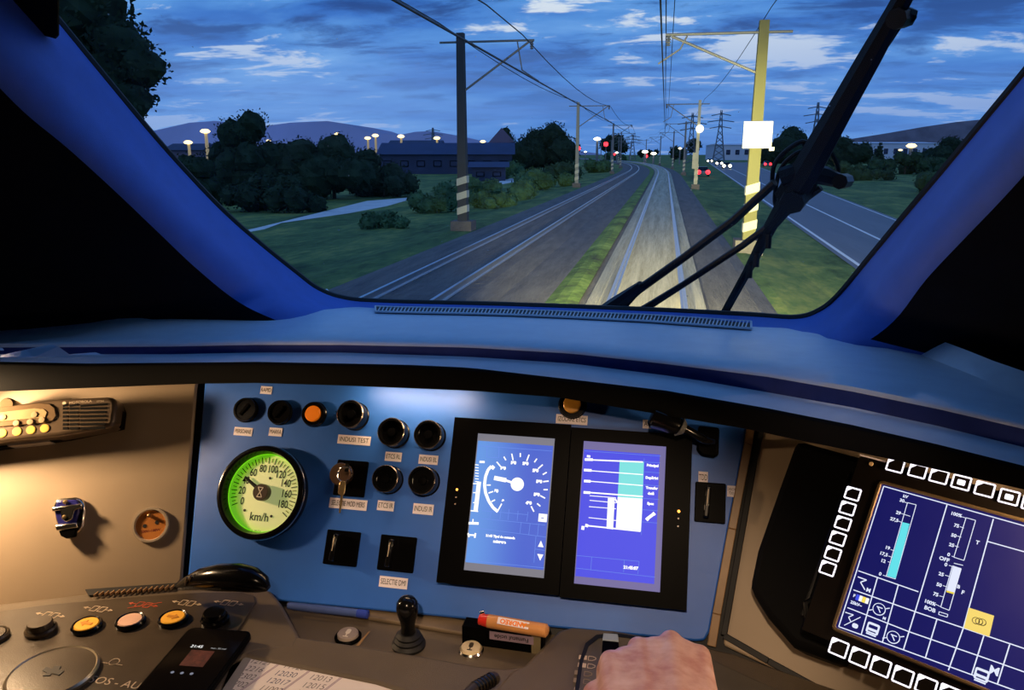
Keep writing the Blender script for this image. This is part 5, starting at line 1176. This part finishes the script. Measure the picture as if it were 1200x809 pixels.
# ribbed black horn-shaped cover at the left console end
hc = thing('ribbed_cover', 'glossy black ribbed curved cover at the rear right of the left console', 'cover', Matrix.Translation(DU.hit(262, 684))); hi_ = hc.matrix_world.inverted()
secs = [(210, 688, .005), (220, 684, .010), (236, 679, .015), (258, 677, .0185), (280, 677, .019), (296, 680, .017), (308, 685, .012), (314, 690, .005)]
MB().tube([hi_ @ GD(a, b, 1.07-.0004*(a-212)) for a, b, r in secs], [r for a, b, r in secs], 16).build('shell', M_gloss, hc, smooth=True)
for k in range(6):
    x = 218+k*5; c = hi_ @ GD(x, 682-k*1.5, 1.052); MB().tube([c+V3((-.002, 0, -.006)), c+V3((.002, 0, .006+.0008*k))], .0016, 6).build('rib', M_knobring, hc, smooth=True)
# right console markings and cable plug
z = ZD+.0238
for k, (a, b) in enumerate(((684, 771), (683, 780), (679, 789), (678, 798))):
    p = Flat(z).hit(a, b)-V3((0, .8, ZD)); mb = MB(); w = .010 if k < 2 else .007
    mb.prism([(p.x-.006, p.y-.004), (p.x-.006+w, p.y-.004), (p.x-.006+w, p.y+.004), (p.x-.006, p.y+.004)], z-ZD, z-ZD+.0003)
    q = [(p.x+.006, p.y-.004), (p.x+.011, p.y-.004), (p.x+.015, p.y-.001), (p.x+.015, p.y+.002), (p.x+.011, p.y+.004), (p.x+.006, p.y+.004)]
    for u, v in zip(q, q[1:]+q[:1]): mb.bar(u, v, .0009, z-ZD, z-ZD+.0003)
    mb.build('brake_symbol', M_print if k < 2 else mat('faded_print', srgb(140, 124, 100), .5), desk)
p = Flat(z).hit(676, 808)-V3((0, .8, ZD)); text('0', .013, M_print, desk, 'numeral', p, bold=.0004)
lv = thing('cable_plug', 'black plug with a pale end band beside the hand', 'plug', Matrix.Translation(Flat(ZD+.024).hit(714, 760))); li2 = lv.matrix_world.inverted(); F9 = Flat(ZD+.03)
MB().prism([tuple((li2 @ F9.hit(*q))[:2]) for q in ((706, 752), (725, 754), (727, 785), (704, 782))], 0, .008).build('plug_body', M_black, lv, bevel=.001)
MB().prism([tuple((li2 @ F9.hit(*q))[:2]) for q in ((707, 744), (724, 745), (725, 753), (706, 752))], 0, .0085).build('pale_band', mat('pale_band', srgb(150, 165, 185), .4), lv, bevel=.001)

# =================================================================== THE HAND on the lever
D0 = .74
def hp(x, y, d): return GD(x, y, d)
hc_ = hp(775, 800, D0)
person = thing('person', 'bare hand of a person gripping the lever knob on the right console', 'person', Matrix.Translation(hc_)); hi2 = hc_.copy()
def capsule(mb, a, ra, b, rb, n=14):
    d = (b-a).normalized(); u = d.orthogonal().normalized(); v = d.cross(u); vs = []; fs = []; rows = []
    for k in range(5): t_ = -math.pi/2+k*math.pi/8; rows.append((a+d*ra*math.sin(t_), ra*math.cos(t_)+1e-5))
    for k in range(5): t_ = k*math.pi/8; rows.append((b+d*rb*math.sin(t_), rb*math.cos(t_)+1e-5))
    for c, r in rows:
        for i in range(n): an = 2*math.pi*i/n; vs.append(c+(u*math.cos(an)+v*math.sin(an))*r)
    for j in range(len(rows)-1):
        for i in range(n): q = (i+1) % n; fs.append((j*n+i, j*n+q, (j+1)*n+q, (j+1)*n+i))
    fs += [tuple(range(n))[::-1], tuple((len(rows)-1)*n+i for i in range(n))]; mb.add(vs, fs)
mb = MB(); Z = hc_
knuck = [(716, 776, .760, .0125), (748, 760, .790, .0125), (786, 752, .800, .0125), (820, 768, .785, .0115)]
wrist = [(735, 905, .60, .021), (765, 905, .60, .023), (800, 905, .60, .023), (830, 900, .61, .020)]
K = [hp(a, b, d)-Z for a, b, d, r in knuck]; Wr = [hp(a, b, d)-Z for a, b, d, r in wrist]
for k in range(4):
    capsule(mb, Wr[k], wrist[k][3], K[k], knuck[k][3])
    if k < 3:
        capsule(mb, Wr[k].lerp(Wr[k+1], .5), .0225, K[k].lerp(K[k+1], .5)+V3((0, -.004, -.001)), .0125)
# fingers: forward and down round the knob, then back under it
for k, s in enumerate((.93, 1.05, 1.0, .82)):
    p1 = K[k]+V3((.004*(k-1.5), .026*s, -.030*s)); p2 = p1+V3((0, -.008*s, -.026*s)); p3 = p2+V3((0, -.018*s, -.008*s)); r0 = .0105 if k < 3 else .009
    capsule(mb, K[k], r0+.0015, p1, r0); capsule(mb, p1, r0, p2, r0-.001); capsule(mb, p2, r0-.001, p3, r0-.0025)
th0 = Wr[0].lerp(K[0], .35)+V3((-.006, 0, -.012)); th1 = Wr[0].lerp(K[0], .78)+V3((-.016, .0, -.018)); th2 = K[0]+V3((-.012, .0, -.036)); th3 = K[0]+V3((.012, .012, -.048))
capsule(mb, th0, .019, th1, .0145); capsule(mb, th1, .0145, th2, .0115); capsule(mb, th2, .0115, th3, .0095)
# forearm going out of the frame
fa = sum(Wr, V3((0, 0, 0)))/4; capsule(mb, fa, .028, fa+V3((.10, -.17, -.01)), .038)
me = bpy.data.meshes.new('tmp'); me.from_pydata([tuple(p) for p in mb.v], [], mb.f); ho = bpy.data.objects.new('body', me); COL.objects.link(ho)
r1 = ho.modifiers.new('r', 'REMESH'); r1.mode = 'VOXEL'; r1.voxel_size = .0026; r1.use_smooth_shade = True
s1_ = ho.modifiers.new('s', 'SMOOTH'); s1_.factor = .6; s1_.iterations = 14
bpy.context.view_layer.update(); me2 = bpy.data.meshes.new_from_object(ho.evaluated_get(bpy.context.evaluated_depsgraph_get())); bpy.data.objects.remove(ho)
m = bpy.data.materials.new('skin'); m.use_nodes = True; t = NT(m.node_tree); b = t.n['Principled BSDF']; tc = t.new('ShaderNodeTexCoord')
t.lk(t.ramp(t.noise(tc.outputs['Object'], 38, 5), [(.32, srgb(186, 124, 110)), (.55, srgb(214, 168, 152)), (.75, srgb(228, 192, 182))]), b.inputs['Base Color'])
b.inputs['Roughness'].default_value = .36; b.inputs['Subsurface Weight'].default_value = .08; b.inputs['Subsurface Radius'].default_value = (.01, .004, .002)
bn = t.new('ShaderNodeBump'); bn.inputs['Strength'].default_value = .3; bn.inputs['Distance'].default_value = .001; t.lk(t.noise(tc.outputs['Object'], 160, 6, .7), bn.inputs['Height']); t.lk(bn.outputs[0], b.inputs['Normal'])
me2.materials.clear(); me2.materials.append(m)
for p in me2.polygons: p.use_smooth = True
hb_ = bpy.data.objects.new('hand', me2); COL.objects.link(hb_); hb_.parent = person
kp = (K[1]+K[2])/2+Z+V3((0, .002, -.030)); lev = thing('throttle_lever', 'black lever knob gripped under the hand', 'lever', Matrix.Translation(V3((kp.x, kp.y, ZD+.02))))
hh = kp.z-ZD-.02
MB().lathe([(.03, 0), (.03, .006), (.012, .012), (.010, hh*.6), (.012, hh-.02), (.019, hh-.010), (.021, hh), (.018, hh+.010), (.008, hh+.016), (.0005, hh+.017)], 28).build('knob', M_gloss, lev, smooth=True)

# =================================================================== lamps under the hood
def hood_lamp(x, lab, energy, size, aim, dl, kind='AREA', up=9):
    i = (x+200)/20; d = DL[int(i)]+dl; p = GD(x, interp(cE, x)-up, d)
    T = thing('task_lamp', lab, 'lamp', Matrix.Translation(p))
    MB().box((0, 0, .007), (size+.02, .024, .006)).build('lamp_body', M_black, T, bevel=.002)
    MB().box((0, 0, .0025), (size, .016, .003)).build('lamp_lens', glow('lamp_lens_warm', (1, .6, .28), 4), T)
    if kind == 'SPOT': return lamp('SPOT', p+V3((0, -.0, -.004)), energy, WARM, p+V3(aim), spot_size=R(150), spot_blend=.3, shadow_soft_size=.022)
    return lamp('AREA', p+V3((0, -.002, -.006)), energy, WARM, p+V3(aim), shape='RECTANGLE', size=size, size_y=.02)
hood_lamp(-110, 'warm lamp tucked under the left end of the dash hood', 13.5, .06, (.75, .12, -.42), -.03, 'SPOT', 2)
hood_lamp(480, 'small warm lamp under the hood above the round selectors', .25, .16, (0, .03, -.3), .028)
hood_lamp(1345, 'warm lamp tucked under the right end of the dash hood', 6, .06, (-.75, .12, -.34), .012, 'SPOT', 8)
# unseen spotlight added behind the driver to brighten the desk and hand
cl_ = V3((.20, -.35, 3.30)); T = thing('added_desk_spot', 'small warm ceiling spotlight behind the driver, aimed down at the desk', 'lamp', Matrix.Translation(cl_+V3((0, 0, .02))))
MB().lathe([(.018, .09), (.03, .07), (.036, 0)], 20, cap=False).build('shade', M_black, T, smooth=True)
MB().tube([(0, 0, .07), (0, 0, .35)], .012, 10).build('stem', M_black, T, smooth=True)
lamp('SPOT', cl_, 52, (1.0, .70, .44), (.12, .76, 2.22), spot_size=R(31), spot_blend=.55, shadow_soft_size=.03)
